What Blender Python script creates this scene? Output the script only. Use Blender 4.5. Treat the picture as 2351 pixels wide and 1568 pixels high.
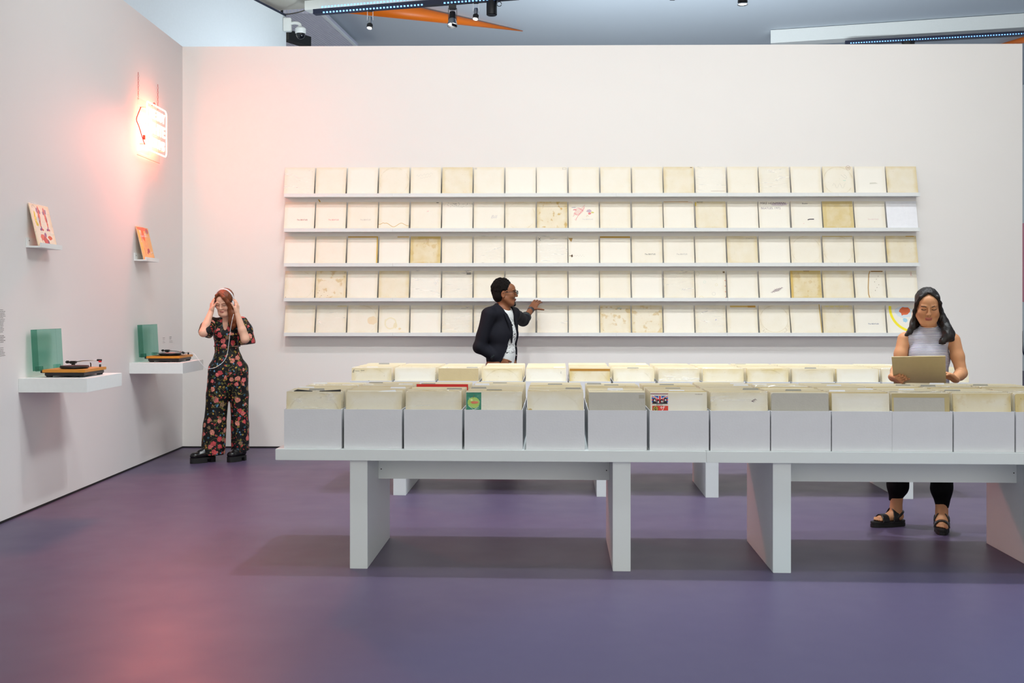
import bpy, bmesh, math, random
import numpy as np
from mathutils import Vector, Matrix
for o in list(bpy.data.objects): bpy.data.objects.remove(o)
S = bpy.context.scene
C = S.collection
F, CX, HY, EYE = 2450.0, 1175.5, 707.0, 1.45      # focal length and horizon in photo pixels, eye height in metres
# ---------------------------------------------------------------- camera
cam = bpy.data.cameras.new('camera'); camo = bpy.data.objects.new('camera', cam); C.objects.link(camo)
camo.location = (0, 0, EYE); camo.rotation_euler = (math.pi/2, 0, 0)
cam.sensor_fit = 'HORIZONTAL'; cam.sensor_width = 36; cam.lens = F/2351*36
cam.shift_y = -(784-HY)/2351; cam.clip_end = 200
S.camera = camo
# ---------------------------------------------------------------- world, exposure
W = bpy.data.worlds.new('world'); S.world = W; W.use_nodes = True
W.node_tree.nodes['Background'].inputs[0].default_value = (1, .985, .90, 1)
W.node_tree.nodes['Background'].inputs[1].default_value = .42
S.view_settings.view_transform = 'Standard'; S.view_settings.look = 'None'
S.view_settings.gamma = 1; S.view_settings.use_curve_mapping = False
S.view_settings.exposure = 0.0
# ---------------------------------------------------------------- gallery lamps above the frame, and added fill lights
def aim(o, tgt): o.rotation_euler = (Vector(tgt)-o.location).to_track_quat('-Z', 'Y').to_euler()
def area(name, loc, tgt, w, col, size, size_y=None, spread=180):
    l = bpy.data.lights.new(name, 'AREA'); l.energy = w; l.color = col; l.size = size
    if size_y: l.shape = 'RECTANGLE'; l.size_y = size_y
    l.spread = math.radians(spread)
    o = bpy.data.objects.new(name, l); C.objects.link(o); o.location = loc; aim(o, tgt); return o
def spot(name, loc, tgt, w, col, ang, blend, rad):
    l = bpy.data.lights.new(name, 'SPOT'); l.energy = w; l.color = col; l.spot_size = math.radians(ang)
    l.spot_blend = blend; l.shadow_soft_size = rad
    o = bpy.data.objects.new(name, l); C.objects.link(o); o.location = loc; aim(o, tgt); return o
LG = dict(wash=.355, wash2=.35, tabf=1.0, tabb=2.4, floor=3.0, fill=.1, left=.02, left2=.42, far=.88, neon=.46, nspot=.70, world=4.95)
W.node_tree.nodes['Background'].inputs[1].default_value = .39*LG['world']
for x in (-1.9, .3, 2.4, 4.5):
    area('wall_washer', (x, 7.5, 6.4), (x, 11.0, .9), 60*LG['wash'], (.96, .98, 1), .5, .3, 120)
for x in (-2.0, .8, 3.6): area('wall_washer', (x, 5.4, 6.5), (x, 11.0, .6), 42*LG['wash2'], (1, .985, .96), .4, .3, 75)  # second row, added to brighten the lower back wall
area('left_wall_fill', (2.6, 5.6, 6.5), (-3.4, 7.4, .3), 60*LG['left2'], (.93, 1, 1), 1.5, .8, 75)  # unseen lamp added to lift the lower left wall
for x in (-.2, 2.6):
    spot('table_spot', (x, 5.0, 6.5), (x, 6.3, .7), 250*LG['tabf'], (.9, .97, 1), 80, .9, .05)
    spot('table_spot', (x+.6, 6.95, 6.5), (x+.6, 7.2, .7), 300*LG['tabb'], (.88, .96, 1), 84, .9, .05)
for x in (2.0, 4.6): spot('floor_spot', (x, 2.6, 6.5), (x, 2.75, 0), 250*LG['floor'], (.22, .72, 1), 56, .35, .08)
area('room_fill', (0, 1.5, 6.6), (0, 6, .5), 150*LG['fill'], (.93, 1, 1), 6, 3)
area('left_wall_fill', (-.9, 6.6, 6.5), (-3.4, 7.6, 2.0), 60*LG['left'], (1, .97, .94), .6, .3, 140)  # faint added light on the left wall
area('added_uplight', (2.5, 15.5, 3.2), (3.5, 18.5, 6.6), 300*LG['far'], (.86, .95, 1), 6, .4)  # unseen lamp added behind the partition to brighten the far ceiling
area('added_uplight', (-1.5, 12.6, 3.9), (-3.6, 12.2, 4.9), 36*LG['far'], (.86, .95, 1), 1.2, .3)  # unseen lamp added to brighten the tall wall
# ---------------------------------------------------------------- materials
def lin(c):
    return tuple(((v/255/12.92) if v/255 <= .04045 else ((v/255+.055)/1.055)**2.4) for v in c)+(1,)
def mat(name, rgb, rough=.5, metal=0, spec=.5, noise=0, nscale=40, bump=0, bscale=200, emit=None, est=0):
    m = bpy.data.materials.new(name); m.use_nodes = True
    n = m.node_tree.nodes; L = m.node_tree.links; b = n['Principled BSDF']
    b.inputs['Base Color'].default_value = lin(rgb); b.inputs['Roughness'].default_value = rough
    b.inputs['Metallic'].default_value = metal; b.inputs['Specular IOR Level'].default_value = spec
    tc = n.new('ShaderNodeTexCoord')
    if noise or not bump:
        t = n.new('ShaderNodeTexNoise'); t.inputs['Scale'].default_value = nscale; t.inputs['Detail'].default_value = 3
        L.new(tc.outputs['Object'], t.inputs['Vector'])
        mx = n.new('ShaderNodeMix'); mx.data_type = 'RGBA'
        c = lin(rgb); k = noise if noise else .03
        mx.inputs[6].default_value = tuple(v*(1-k) for v in c[:3])+(1,); mx.inputs[7].default_value = tuple(min(1, v*(1+k)) for v in c[:3])+(1,)
        L.new(t.outputs['Fac'], mx.inputs[0]); L.new(mx.outputs[2], b.inputs['Base Color'])
    if bump:
        t2 = n.new('ShaderNodeTexNoise'); t2.inputs['Scale'].default_value = bscale
        L.new(tc.outputs['Object'], t2.inputs['Vector'])
        bp = n.new('ShaderNodeBump'); bp.inputs['Strength'].default_value = bump; bp.inputs['Distance'].default_value = .01
        L.new(t2.outputs['Fac'], bp.inputs['Height']); L.new(bp.outputs[0], b.inputs['Normal'])
    if emit:
        b.inputs['Emission Color'].default_value = lin(emit); b.inputs['Emission Strength'].default_value = est
    return m
M = {}
M['wall'] = mat('white_wall_paint', (238, 236, 232), .7, spec=.25, noise=.012, nscale=1.5)
M['lwall'] = mat('left_wall_paint', (234, 230, 228), .7, spec=.25, noise=.012, nscale=1.5)
M['bluewall'] = mat('cool_white_paint', (226, 234, 240), .7, spec=.25)
M['ceil'] = mat('grey_ceiling_paint', (196, 206, 216), .8, spec=.2, noise=.03, nscale=.6)
M['cream'] = mat('cream_soffit_paint', (225, 225, 215), .8, spec=.2)
M['black'] = mat('black_trim', (18, 18, 20), .6)
M['white'] = mat('white_lacquer', (232, 236, 235), .35, spec=.4)
M['tablewhite'] = mat('white_table_laminate', (226, 232, 231), .4, spec=.4, noise=.01, nscale=3)
M['card'] = mat('white_corrugated_card', (222, 223, 226), .75, spec=.2, noise=.03, nscale=14, bump=.05, bscale=90)
M['cardedge'] = mat('raw_card_edge', (176, 160, 132), .9)
M['metal'] = mat('brushed_steel', (180, 182, 186), .3, 1)
M['plasticblack'] = mat('black_plastic', (16, 16, 18), .4)
M['rubber'] = mat('black_rubber', (14, 14, 15), .7)
M['wood'] = mat('amber_wood_plinth', (196, 130, 38), .4, noise=.12, nscale=20)
M['orange'] = mat('orange_paint', (240, 120, 20), .4)
M['track'] = mat('dark_blue_track', (28, 36, 62), .4)
M['lamp'] = mat('lamp_lens', (255, 255, 255), .3, emit=(255, 255, 250), est=9)
M['led'] = mat('led_strip', (150, 200, 255), .3, emit=(110, 170, 255), est=1.6)
M['neon'] = mat('neon_tube_glass', (255, 190, 170), .2, emit=(255, 128, 92), est=52*LG['neon'])
M['redcable'] = mat('red_cable', (215, 30, 40), .5)
M['chain'] = mat('copper_red_chain', (190, 110, 100), .4, .6)
def paint(rgb, rough=.6):
    k = 'paint_%d_%d_%d' % rgb
    if k not in M: M[k] = mat(k, rgb, rough)
    return M[k]
# floor: blue violet vinyl, satin, scuffed
m = mat('violet_vinyl_floor', (103, 92, 118), .42, spec=.35); M['floor'] = m
n = m.node_tree.nodes; L = m.node_tree.links; b = n['Principled BSDF']
tc = n.new('ShaderNodeTexCoord'); t = n.new('ShaderNodeTexNoise'); t.inputs['Scale'].default_value = .9; t.inputs['Detail'].default_value = 4
L.new(tc.outputs['Object'], t.inputs['Vector'])
mx = n.new('ShaderNodeMix'); mx.data_type = 'RGBA'; mx.inputs[6].default_value = lin((81, 69, 95)); mx.inputs[7].default_value = lin((85, 72, 98))
L.new(t.outputs['Fac'], mx.inputs[0]); L.new(mx.outputs[2], b.inputs['Base Color'])
t3 = n.new('ShaderNodeTexNoise'); t3.inputs['Scale'].default_value = 3; mp = n.new('ShaderNodeMapping'); mp.inputs['Scale'].default_value = (1, 1, 1)
L.new(tc.outputs['Object'], mp.inputs[0]); L.new(mp.outputs[0], t3.inputs['Vector'])
mr = n.new('ShaderNodeMapRange'); mr.inputs[3].default_value = .36; mr.inputs[4].default_value = .5
L.new(t3.outputs['Fac'], mr.inputs[0]); L.new(mr.outputs[0], b.inputs['Roughness'])
# aged album card: custom properties age / ring / stain on every sleeve drive yellowing, ring wear and foxing
def sleeve_mat():
    m = bpy.data.materials.new('aged_album_card'); m.use_nodes = True
    n = m.node_tree.nodes; L = m.node_tree.links; b = n['Principled BSDF']
    b.inputs['Roughness'].default_value = .55; b.inputs['Specular IOR Level'].default_value = .25
    tc = n.new('ShaderNodeTexCoord'); oi = n.new('ShaderNodeObjectInfo')
    def attr(nm):
        a = n.new('ShaderNodeAttribute'); a.attribute_type = 'OBJECT'; a.attribute_name = nm; return a.outputs['Fac']
    def mth(op, a, b_=None):
        x = n.new('ShaderNodeMath'); x.operation = op
        for i, v in enumerate((a, b_)):
            if v is None: continue
            if isinstance(v, (int, float)): x.inputs[i].default_value = v
            else: L.new(v, x.inputs[i])
        return x.outputs[0]
    off = n.new('ShaderNodeVectorMath'); off.operation = 'ADD'
    cmb = n.new('ShaderNodeCombineXYZ'); L.new(mth('MULTIPLY', oi.outputs['Random'], 90), cmb.inputs[0]); L.new(mth('MULTIPLY', oi.outputs['Random'], 37), cmb.inputs[2])
    L.new(tc.outputs['Object'], off.inputs[0]); L.new(cmb.outputs[0], off.inputs[1])
    def noise(s, d=3):
        t = n.new('ShaderNodeTexNoise'); t.inputs['Scale'].default_value = s; t.inputs['Detail'].default_value = d
        L.new(off.outputs[0], t.inputs['Vector']); return t.outputs['Fac']
    sp = n.new('ShaderNodeSeparateXYZ'); L.new(tc.outputs['Object'], sp.inputs[0])
    ax = mth('DIVIDE', mth('ABSOLUTE', sp.outputs[0]), .157); az = mth('DIVIDE', mth('ABSOLUTE', mth('SUBTRACT', sp.outputs[2], .157)), .157)
    edge = mth('MAXIMUM', ax, az)
    n1 = noise(9); n2 = noise(60, 5)
    e = n.new('ShaderNodeMapRange'); e.inputs[1].default_value = .72; e.inputs[2].default_value = 1.0
    L.new(mth('ADD', edge, mth('MULTIPLY', mth('SUBTRACT', n1, .5), .25)), e.inputs[0])
    age = attr('age')
    fac = mth('MINIMUM', mth('ADD', mth('MULTIPLY', age, mth('ADD', .35, n1)), mth('MULTIPLY', e.outputs[0], mth('MULTIPLY', mth('ADD', age, .35), .55))), 1.0)
    r = mth('SQRT', mth('ADD', mth('POWER', sp.outputs[0], 2), mth('POWER', mth('SUBTRACT', sp.outputs[2], .157), 2)))
    ring = mth('SUBTRACT', 1, mth('MINIMUM', mth('DIVIDE', mth('ABSOLUTE', mth('SUBTRACT', r, .148)), .006), 1))
    rn = n.new('ShaderNodeMapRange'); rn.inputs[1].default_value = .42; rn.inputs[2].default_value = .62; L.new(n1, rn.inputs[0])
    ring = mth('MULTIPLY', mth('MULTIPLY', ring, attr('ring')), mth('MULTIPLY', rn.outputs[0], mth('MULTIPLY', n2, .75)))
    st = n.new('ShaderNodeMapRange'); st.inputs[1].default_value = .56; st.inputs[2].default_value = .63
    L.new(noise(14, 6), st.inputs[0]); stain = mth('MULTIPLY', st.outputs[0], attr('stain'))
    fx = n.new('ShaderNodeMapRange'); fx.inputs[1].default_value = .66; fx.inputs[2].default_value = .74
    L.new(n2, fx.inputs[0]); fox = mth('MULTIPLY', fx.outputs[0], mth('ADD', mth('MULTIPLY', age, .5), .05))
    def mixc(f, a, bcol):
        x = n.new('ShaderNodeMix'); x.data_type = 'RGBA'; L.new(f, x.inputs[0])
        if isinstance(a, tuple): x.inputs[6].default_value = a
        else: L.new(a, x.inputs[6])
        x.inputs[7].default_value = bcol; return x.outputs[2]
    col = mixc(fac, lin((242, 239, 228)), lin((216, 196, 140)))
    col = mixc(ring, col, lin((176, 156, 108)))
    col = mixc(stain, col, lin((205, 176, 112)))
    col = mixc(fox, col, lin((150, 128, 90)))
    L.new(col, b.inputs['Base Color'])
    bp = n.new('ShaderNodeBump'); bp.inputs['Strength'].default_value = .12; bp.inputs['Distance'].default_value = .002
    L.new(n2, bp.inputs['Height']); L.new(bp.outputs[0], b.inputs['Normal'])
    return m
M['sleeve'] = sleeve_mat()
def flatvar(name, rgb, rough=.6): M[name] = mat(name, rgb, rough, noise=.06, nscale=25, bump=.06, bscale=120)
flatvar('greycard', (186, 182, 172)); flatvar('tancard', (196, 178, 136)); flatvar('whitecard', (238, 240, 244))
# crinkled polythene; white streaks are crease whitening and painted-in glints
m = bpy.data.materials.new('clear_polythene'); m.use_nodes = True; M['poly'] = m
n = m.node_tree.nodes; L = m.node_tree.links; n.remove(n['Principled BSDF']); out = n['Material Output']
tr = n.new('ShaderNodeBsdfTransparent'); gl = n.new('ShaderNodeBsdfGlossy'); gl.inputs['Roughness'].default_value = .16
ms = n.new('ShaderNodeMixShader'); ms.inputs[0].default_value = .17
tc = n.new('ShaderNodeTexCoord'); oi = n.new('ShaderNodeObjectInfo'); mp = n.new('ShaderNodeMapping'); mp.inputs['Scale'].default_value = (1, 1, 2.2)
mp.inputs['Rotation'].default_value = (0, .6, 0)
cmb = n.new('ShaderNodeCombineXYZ'); mu = n.new('ShaderNodeMath'); mu.operation = 'MULTIPLY'; mu.inputs[1].default_value = 60
L.new(oi.outputs['Random'], mu.inputs[0]); L.new(mu.outputs[0], cmb.inputs[0]); L.new(cmb.outputs[0], mp.inputs['Location'])
L.new(tc.outputs['Object'], mp.inputs[0]); t = n.new('ShaderNodeTexNoise'); t.inputs['Scale'].default_value = 16; t.inputs['Detail'].default_value = 4; t.inputs['Distortion'].default_value = 1.2
L.new(mp.outputs[0], t.inputs['Vector']); bp = n.new('ShaderNodeBump'); bp.inputs['Strength'].default_value = 1; bp.inputs['Distance'].default_value = .03
L.new(t.outputs['Fac'], bp.inputs['Height']); L.new(bp.outputs[0], gl.inputs['Normal'])
L.new(tr.outputs[0], ms.inputs[1]); L.new(gl.outputs[0], ms.inputs[2])
mp2 = n.new('ShaderNodeMapping'); mp2.inputs['Rotation'].default_value = (0, -.7, 0); mp2.inputs['Scale'].default_value = (.35, 1, 2.6); L.new(cmb.outputs[0], mp2.inputs['Location']); L.new(tc.outputs['Object'], mp2.inputs[0])
t2 = n.new('ShaderNodeTexNoise'); t2.inputs['Scale'].default_value = 5; t2.inputs['Detail'].default_value = 1; t2.inputs['Distortion'].default_value = .3; L.new(mp2.outputs[0], t2.inputs['Vector'])
sb = n.new('ShaderNodeMath'); sb.operation = 'SUBTRACT'; sb.inputs[1].default_value = .5; L.new(t2.outputs['Fac'], sb.inputs[0]); ab_ = n.new('ShaderNodeMath'); ab_.operation = 'ABSOLUTE'; L.new(sb.outputs[0], ab_.inputs[0])
rg = n.new('ShaderNodeMapRange'); rg.inputs[1].default_value = .03; rg.inputs[2].default_value = 0; rg.inputs[3].default_value = 0; rg.inputs[4].default_value = .5; L.new(ab_.outputs[0], rg.inputs[0])
t4 = n.new('ShaderNodeTexNoise'); t4.inputs['Scale'].default_value = 9; L.new(mp.outputs[0], t4.inputs['Vector']); r4 = n.new('ShaderNodeMapRange'); r4.inputs[1].default_value = .48; r4.inputs[2].default_value = .66; L.new(t4.outputs['Fac'], r4.inputs[0])
mm_ = n.new('ShaderNodeMath'); mm_.operation = 'MULTIPLY'; L.new(rg.outputs[0], mm_.inputs[0]); L.new(r4.outputs[0], mm_.inputs[1])
df = n.new('ShaderNodeBsdfDiffuse'); df.inputs[0].default_value = (1, 1, 1, 1); m3 = n.new('ShaderNodeMixShader'); L.new(mm_.outputs[0], m3.inputs[0]); L.new(ms.outputs[0], m3.inputs[1]); L.new(df.outputs[0], m3.inputs[2]); L.new(m3.outputs[0], out.inputs[0])
ms.inputs[0].default_value = .035

def tinted(name, col, gloss=.1, rough=.05):
    m = bpy.data.materials.new(name); m.use_nodes = True; M[name] = m
    n = m.node_tree.nodes; L = m.node_tree.links; n.remove(n['Principled BSDF'])
    tr = n.new('ShaderNodeBsdfTransparent'); tr.inputs[0].default_value = col; gl = n.new('ShaderNodeBsdfGlossy'); gl.inputs['Roughness'].default_value = rough
    fr = n.new('ShaderNodeLayerWeight'); fr.inputs[0].default_value = .25; ms = n.new('ShaderNodeMixShader'); pw = n.new('ShaderNodeMath'); pw.operation = 'POWER'; pw.inputs[1].default_value = 4
    ml_ = n.new('ShaderNodeMath'); ml_.operation = 'MULTIPLY_ADD'; ml_.inputs[1].default_value = .6; ml_.inputs[2].default_value = .03; L.new(fr.outputs['Facing'], pw.inputs[0]); L.new(pw.outputs[0], ml_.inputs[0])
    L.new(ml_.outputs[0], ms.inputs[0]); L.new(tr.outputs[0], ms.inputs[1]); L.new(gl.outputs[0], ms.inputs[2]); L.new(ms.outputs[0], n['Material Output'].inputs[0])
tinted('teal_acrylic', (.60, .81, .755, 1)); tinted('clear_acrylic', (.97, .97, .97, 1)); tinted('smoked_glass', (.12, .13, .15, 1)); tinted('lens_glass', (.75, .77, .8, 1))
# ---------------------------------------------------------------- helpers
def P(px, py, D): return Vector(((px-CX)*D/F, D, EYE-(py-HY)*D/F))
def tag(o, label=None, cat=None, group=None, kind=None):
    if label: o['label'] = label
    if cat: o['category'] = cat
    if group: o['group'] = group
    if kind: o['kind'] = kind
    return o
def link(name, me, m=None, parent=None, loc=(0, 0, 0), rot=(0, 0, 0)):
    o = bpy.data.objects.new(name, me); C.objects.link(o); o.location = loc; o.rotation_euler = rot
    if parent is not None: o.parent = parent
    if m is not None:
        m = M[m] if isinstance(m, str) else m
        if not me.materials: me.materials.append(m)
        elif me.materials[0] != m:
            o.material_slots[0].link = 'OBJECT'; o.material_slots[0].material = m
    return o
def empty(name, loc=(0, 0, 0), rz=0, label=None, cat=None, group=None, kind=None):
    o = bpy.data.objects.new(name, None); C.objects.link(o); o.location = loc; o.rotation_euler = (0, 0, rz); o.empty_display_size = .1
    return tag(o, label, cat, group, kind)
def bmdone(bm, name, smooth=False):
    me = bpy.data.meshes.new(name); bmesh.ops.recalc_face_normals(bm, faces=bm.faces); bm.to_mesh(me); bm.free()
    if smooth:
        for p in me.polygons: p.use_smooth = True
    return me
def bbox(bm, lo, hi, mx=None):
    vs = [bm.verts.new((x, y, z)) for x in (lo[0], hi[0]) for y in (lo[1], hi[1]) for z in (lo[2], hi[2])]
    if mx is not None:
        for v in vs: v.co = mx @ v.co
    for f in ((0, 1, 3, 2), (4, 6, 7, 5), (0, 4, 5, 1), (2, 3, 7, 6), (0, 2, 6, 4), (1, 5, 7, 3)): bm.faces.new([vs[i] for i in f])
def boxmesh(name, lo, hi, bev=0):
    bm = bmesh.new(); bbox(bm, lo, hi)
    if bev: bmesh.ops.bevel(bm, geom=bm.edges[:], offset=bev, segments=2, affect='EDGES')
    return bmdone(bm, name)
def prism(bm, pts, y0, y1):
    """outline in x,z extruded between y0 and y1"""
    a = [bm.verts.new((p[0], y0, p[1])) for p in pts]; b_ = [bm.verts.new((p[0], y1, p[1])) for p in pts]; k = len(pts)
    bm.faces.new(a); bm.faces.new(b_[::-1])
    for i in range(k): bm.faces.new((a[i], b_[i], b_[(i+1) % k], a[(i+1) % k]))
def lathe(name, prof, seg=24, smooth=True):
    bm = bmesh.new(); rings = []
    for r, z in prof:
        rings.append([bm.verts.new((r*math.cos(2*math.pi*i/seg), r*math.sin(2*math.pi*i/seg), z)) for i in range(seg)] if r > 1e-6 else [bm.verts.new((0, 0, z))])
    for a, b_ in zip(rings, rings[1:]):
        if len(a) == 1 and len(b_) == 1: continue
        for i in range(seg):
            j = (i+1) % seg
            if len(a) == 1: bm.faces.new((a[0], b_[i], b_[j]))
            elif len(b_) == 1: bm.faces.new((a[i], b_[0], a[j]))
            else: bm.faces.new((a[i], b_[i], b_[j], a[j]))
    for rg in (rings[0], rings[-1]):
        if len(rg) > 2: bm.faces.new(rg)
    me = bmdone(bm, name, smooth)
    if smooth:
        try: me.set_sharp_from_angle(angle=.7)
        except Exception: pass
    return me
def tube(name, pts, r, seg=8, closed=False, r_end=None):
    pts = [Vector(p) for p in pts]; bm = bmesh.new(); rings = []; nn = len(pts); up = Vector((.31, .2, .93)).normalized()
    for i, p in enumerate(pts):
        a = pts[i-1] if (i > 0 or closed) else p; c = pts[(i+1) % nn] if (i < nn-1 or closed) else p
        d = (c-a).normalized(); u = d.cross(up)
        if u.length < .05: u = d.cross(Vector((1, 0, 0)))
        u.normalize(); w = d.cross(u); rr = r if r_end is None else r+(r_end-r)*i/(nn-1)
        rings.append([bm.verts.new(p+u*rr*math.cos(2*math.pi*k/seg)+w*rr*math.sin(2*math.pi*k/seg)) for k in range(seg)])
    for i in range(nn if closed else nn-1):
        a, c = rings[i], rings[(i+1) % nn]
        for k in range(seg): bm.faces.new((a[k], a[(k+1) % seg], c[(k+1) % seg], c[k]))
    if not closed: bm.faces.new(rings[0]); bm.faces.new(rings[-1][::-1])
    return bmdone(bm, name, True)
def smooth_path(pts, n=8):
    pts = [Vector(p) for p in pts]; q = [pts[0]]+pts+[pts[-1]]; out = []
    for i in range(1, len(q)-2):
        a, b_, c, d = q[i-1:i+3]
        for k in range(n):
            t = k/n; out.append(.5*((2*b_)+(c-a)*t+(2*a-5*b_+4*c-d)*t*t+(3*b_-a-3*c+d)*t**3))
    return out+[pts[-1]]
def ribbon(name, pts, w, y, th=.0005):
    """flat ink stroke along x,z points on the plane y"""
    bm = bmesh.new(); L_ = []; R_ = []
    for i, p in enumerate(pts):
        a = pts[max(i-1, 0)]; c = pts[min(i+1, len(pts)-1)]; dx, dz = c[0]-a[0], c[1]-a[1]; k = math.hypot(dx, dz) or 1
        L_.append((p[0]-dz/k*w/2, p[1]+dx/k*w/2)); R_.append((p[0]+dz/k*w/2, p[1]-dx/k*w/2))
    for i in range(len(pts)-1): prism(bm, [L_[i], L_[i+1], R_[i+1], R_[i]], y-th, y)
    return bmdone(bm, name)
_txt = {}
def textmesh(s, size, ext=.0002, shear=0, bevel=0, outline=False, align='CENTER'):
    k = (s, size, ext, shear, bevel, outline, align)
    if k in _txt: return _txt[k]
    cu = bpy.data.curves.new('lettering', 'FONT'); cu.body = s; cu.size = size; cu.extrude = ext; cu.shear = shear; cu.align_x = align; cu.align_y = 'CENTER'
    cu.resolution_u = 3
    if outline: cu.fill_mode = 'NONE'; cu.extrude = 0; cu.bevel_depth = bevel; cu.bevel_resolution = 2
    o = bpy.data.objects.new('t', cu); C.objects.link(o); bpy.context.view_layer.update()
    me = bpy.data.meshes.new_from_object(o.evaluated_get(bpy.context.evaluated_depsgraph_get()))
    bpy.data.objects.remove(o); me.materials.clear(); _txt[k] = me.copy() if False else me; return me
XZ = (math.pi/2, 0, 0)      # text facing -y
# ---------------------------------------------------------------- room shell
WX0, WD0, WS = -3.417, 11.066, -.0137       # corner of the two walls, slope of the back wall
def back_y(x): return WD0+WS*(x-WX0)
def LX(D): return WX0+.0047*(D-WD0)
WTOP = 4.16
floor = tag(link('floor', boxmesh('floor', (-14, -6, -.1), (16, 30, 0)), 'floor'), 'violet blue vinyl gallery floor', kind='structure')
ang = math.atan(WS)
EX = (2347-CX)/F*10.95
bm = bmesh.new(); L1 = math.hypot(EX-WX0, WS*(EX-WX0)); seam = L1*(1520-419)/(2347-419)
bbox(bm, (-.15, 0, 0), (seam-.0008, .15, WTOP)); bbox(bm, (seam+.0008, 0, 0), (L1, .15, WTOP)); bbox(bm, (seam-.01, .002, 0), (seam+.01, .14, WTOP-.001))
tag(link('wall_back', bmdone(bm, 'wall_back'), 'wall', None, (WX0, WD0, 0), (0, 0, ang)), 'white partition wall carrying the rows of album sleeves', kind='structure')
bm = bmesh.new()
y0 = -4; vs = [(LX(y0)-.15, y0), (LX(y0), y0), (LX(WD0), WD0), (LX(WD0)-.15, WD0)]
a = [bm.verts.new((x, y, 0)) for x, y in vs]; c = [bm.verts.new((x, y, WTOP)) for x, y in vs]
bm.faces.new(a); bm.faces.new(c)
for i in range(4): bm.faces.new((a[i], a[(i+1) % 4], c[(i+1) % 4], c[i]))
tag(link('wall_left', bmdone(bm, 'wall_left'), 'lwall'), 'white partition wall with turntable shelves and neon sign', kind='structure')
bm = bmesh.new(); bbox(bm, (0, -.004, 0), (L1, 0, .016))
tag(link('shadow_gap_back', bmdone(bm, 'b'), 'black', None, (WX0, WD0, 0), (0, 0, ang)), 'black strip painted as the shadow gap at the foot of the back wall', kind='structure')  # raised strip; the gap's shade is put into its black colour
bm = bmesh.new(); bbox(bm, (0, 0, 0), (.004, 15, .016))
tag(link('shadow_gap_left', bmdone(bm, 'b'), 'black', None, (LX(-3.95), -3.95, 0), (0, 0, -math.atan(.0047))), 'black strip painted as the shadow gap at the foot of the left wall', kind='structure')  # black colour stands in for the dark of the wall's foot gap
tag(link('ceiling', boxmesh('ceiling', (-14, 14.6, 6.6), (16, 30, 6.8)), 'ceil'), 'blue grey gallery ceiling beyond the partition', kind='structure')
tag(link('ceiling_near', boxmesh('ceiling', (-14, -6, 6.9), (16, 14.6, 7.1)), 'ceil'), 'blue grey gallery ceiling over the room', kind='structure')
tag(link('wall_far', boxmesh('w', (-14, 27, 0), (16, 27.2, 6.6)), 'bluewall'), 'pale blue far wall of the gallery', kind='structure')
tag(link('wall_right', boxmesh('w', (11.8, -6, 0), (12, 30, 6.9)), 'bluewall'), 'pale side wall of the gallery', kind='structure')
# tall wall seen over the left partition
bm = bmesh.new(); d = Vector((.241, .75)).normalized(); e1 = Vector((-2.963, 14.0)); e0 = e1-d*5.2; nrm = Vector((-d.y, d.x))*.2
q = [e0, e1, e1+nrm, e0+nrm]; a = [bm.verts.new((p.x, p.y, 0)) for p in q]; c = [bm.verts.new((p.x, p.y, 5.27)) for p in q]
bm.faces.new(a); bm.faces.new(c)
for i in range(4): bm.faces.new((a[i], a[(i+1) % 4], c[(i+1) % 4], c[i]))
tag(link('wall_tall', bmdone(bm, 'w'), 'bluewall'), 'tall pale blue wall rising behind the left partition', kind='structure')
bm = bmesh.new(); a = [bm.verts.new((p.x, p.y, 5.27)) for p in q]; c = [bm.verts.new((p.x, p.y, 5.3)) for p in q]
bm.faces.new(a); bm.faces.new(c)
for i in range(4): bm.faces.new((a[i], a[(i+1) % 4], c[(i+1) % 4], c[i]))
tag(link('trim_1', bmdone(bm, 'w'), 'track'), 'dark gap strip along the top of the tall wall', kind='structure')
# ---------------------------------------------------------------- record tables
SL = .042; TA = -math.atan(SL)
def on_front(px, x0, y0):       # where the ray of a pixel column meets a table front line
    k = (px-CX)/F; y = (y0+SL*x0)/(1+SL*k); return k*y, y
TH, TT, TD = .668, .062, .92
def make_table(px0, width, x0, y0, legs, label, group):
    x, y = on_front(px0, x0, y0); r = empty('record_table', (x, y, 0), TA, label, 'table', group)
    link('table_top', boxmesh('top', (0, 0, TH-TT), (width, TD, TH), .002), 'tablewhite', r)
    ink = []
    for a0 in legs:
        link('leg', boxmesh('leg', (a0, .035, 0), (a0+.098, .835, TH-TT), .0015), 'tablewhite', r); ink.append(a0)
    link('apron', boxmesh('apron', (ink[0]+.0985, .40, .443), (ink[1]-.0005, .438, TH-TT-.0005), .001), 'tablewhite', r)
    for k, a in ((0, ink[0]+.115), (1, ink[1]-.017)):
        bm = bmesh.new(); bmesh.ops.create_cone(bm, cap_ends=True, segments=8, radius1=.0035, radius2=.0035, depth=.002, matrix=Matrix.Translation((a, .3995, .5)) @ Matrix.Rotation(math.pi/2, 4, 'X'))
        link('screw', bmdone(bm, 's'), 'black', r)
    return r
FX, FY = -.856, 5.90; BX, BY = -.877, 8.22
T1 = make_table(632, 2.375, FX, FY, (.41, 1.868), 'white slab-legged record table with its left end free in the room, in the front row', 'front record tables')
T2 = make_table(1622, 2.375, FX, FY, (.366, 1.83), 'white slab-legged record table butted to the end of the front table, with woman behind it', 'front record tables')
B1 = make_table(780, 2.43, BX, BY, (.41, 1.98), 'white slab-legged record table nearer the shelves, with the man standing behind it', 'rear record tables')
B2 = make_table(1511, 2.375, BX, BY, (.365, 1.83), 'white slab-legged record table nearer the shelves, behind the striped-top woman', 'rear record tables')
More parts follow.
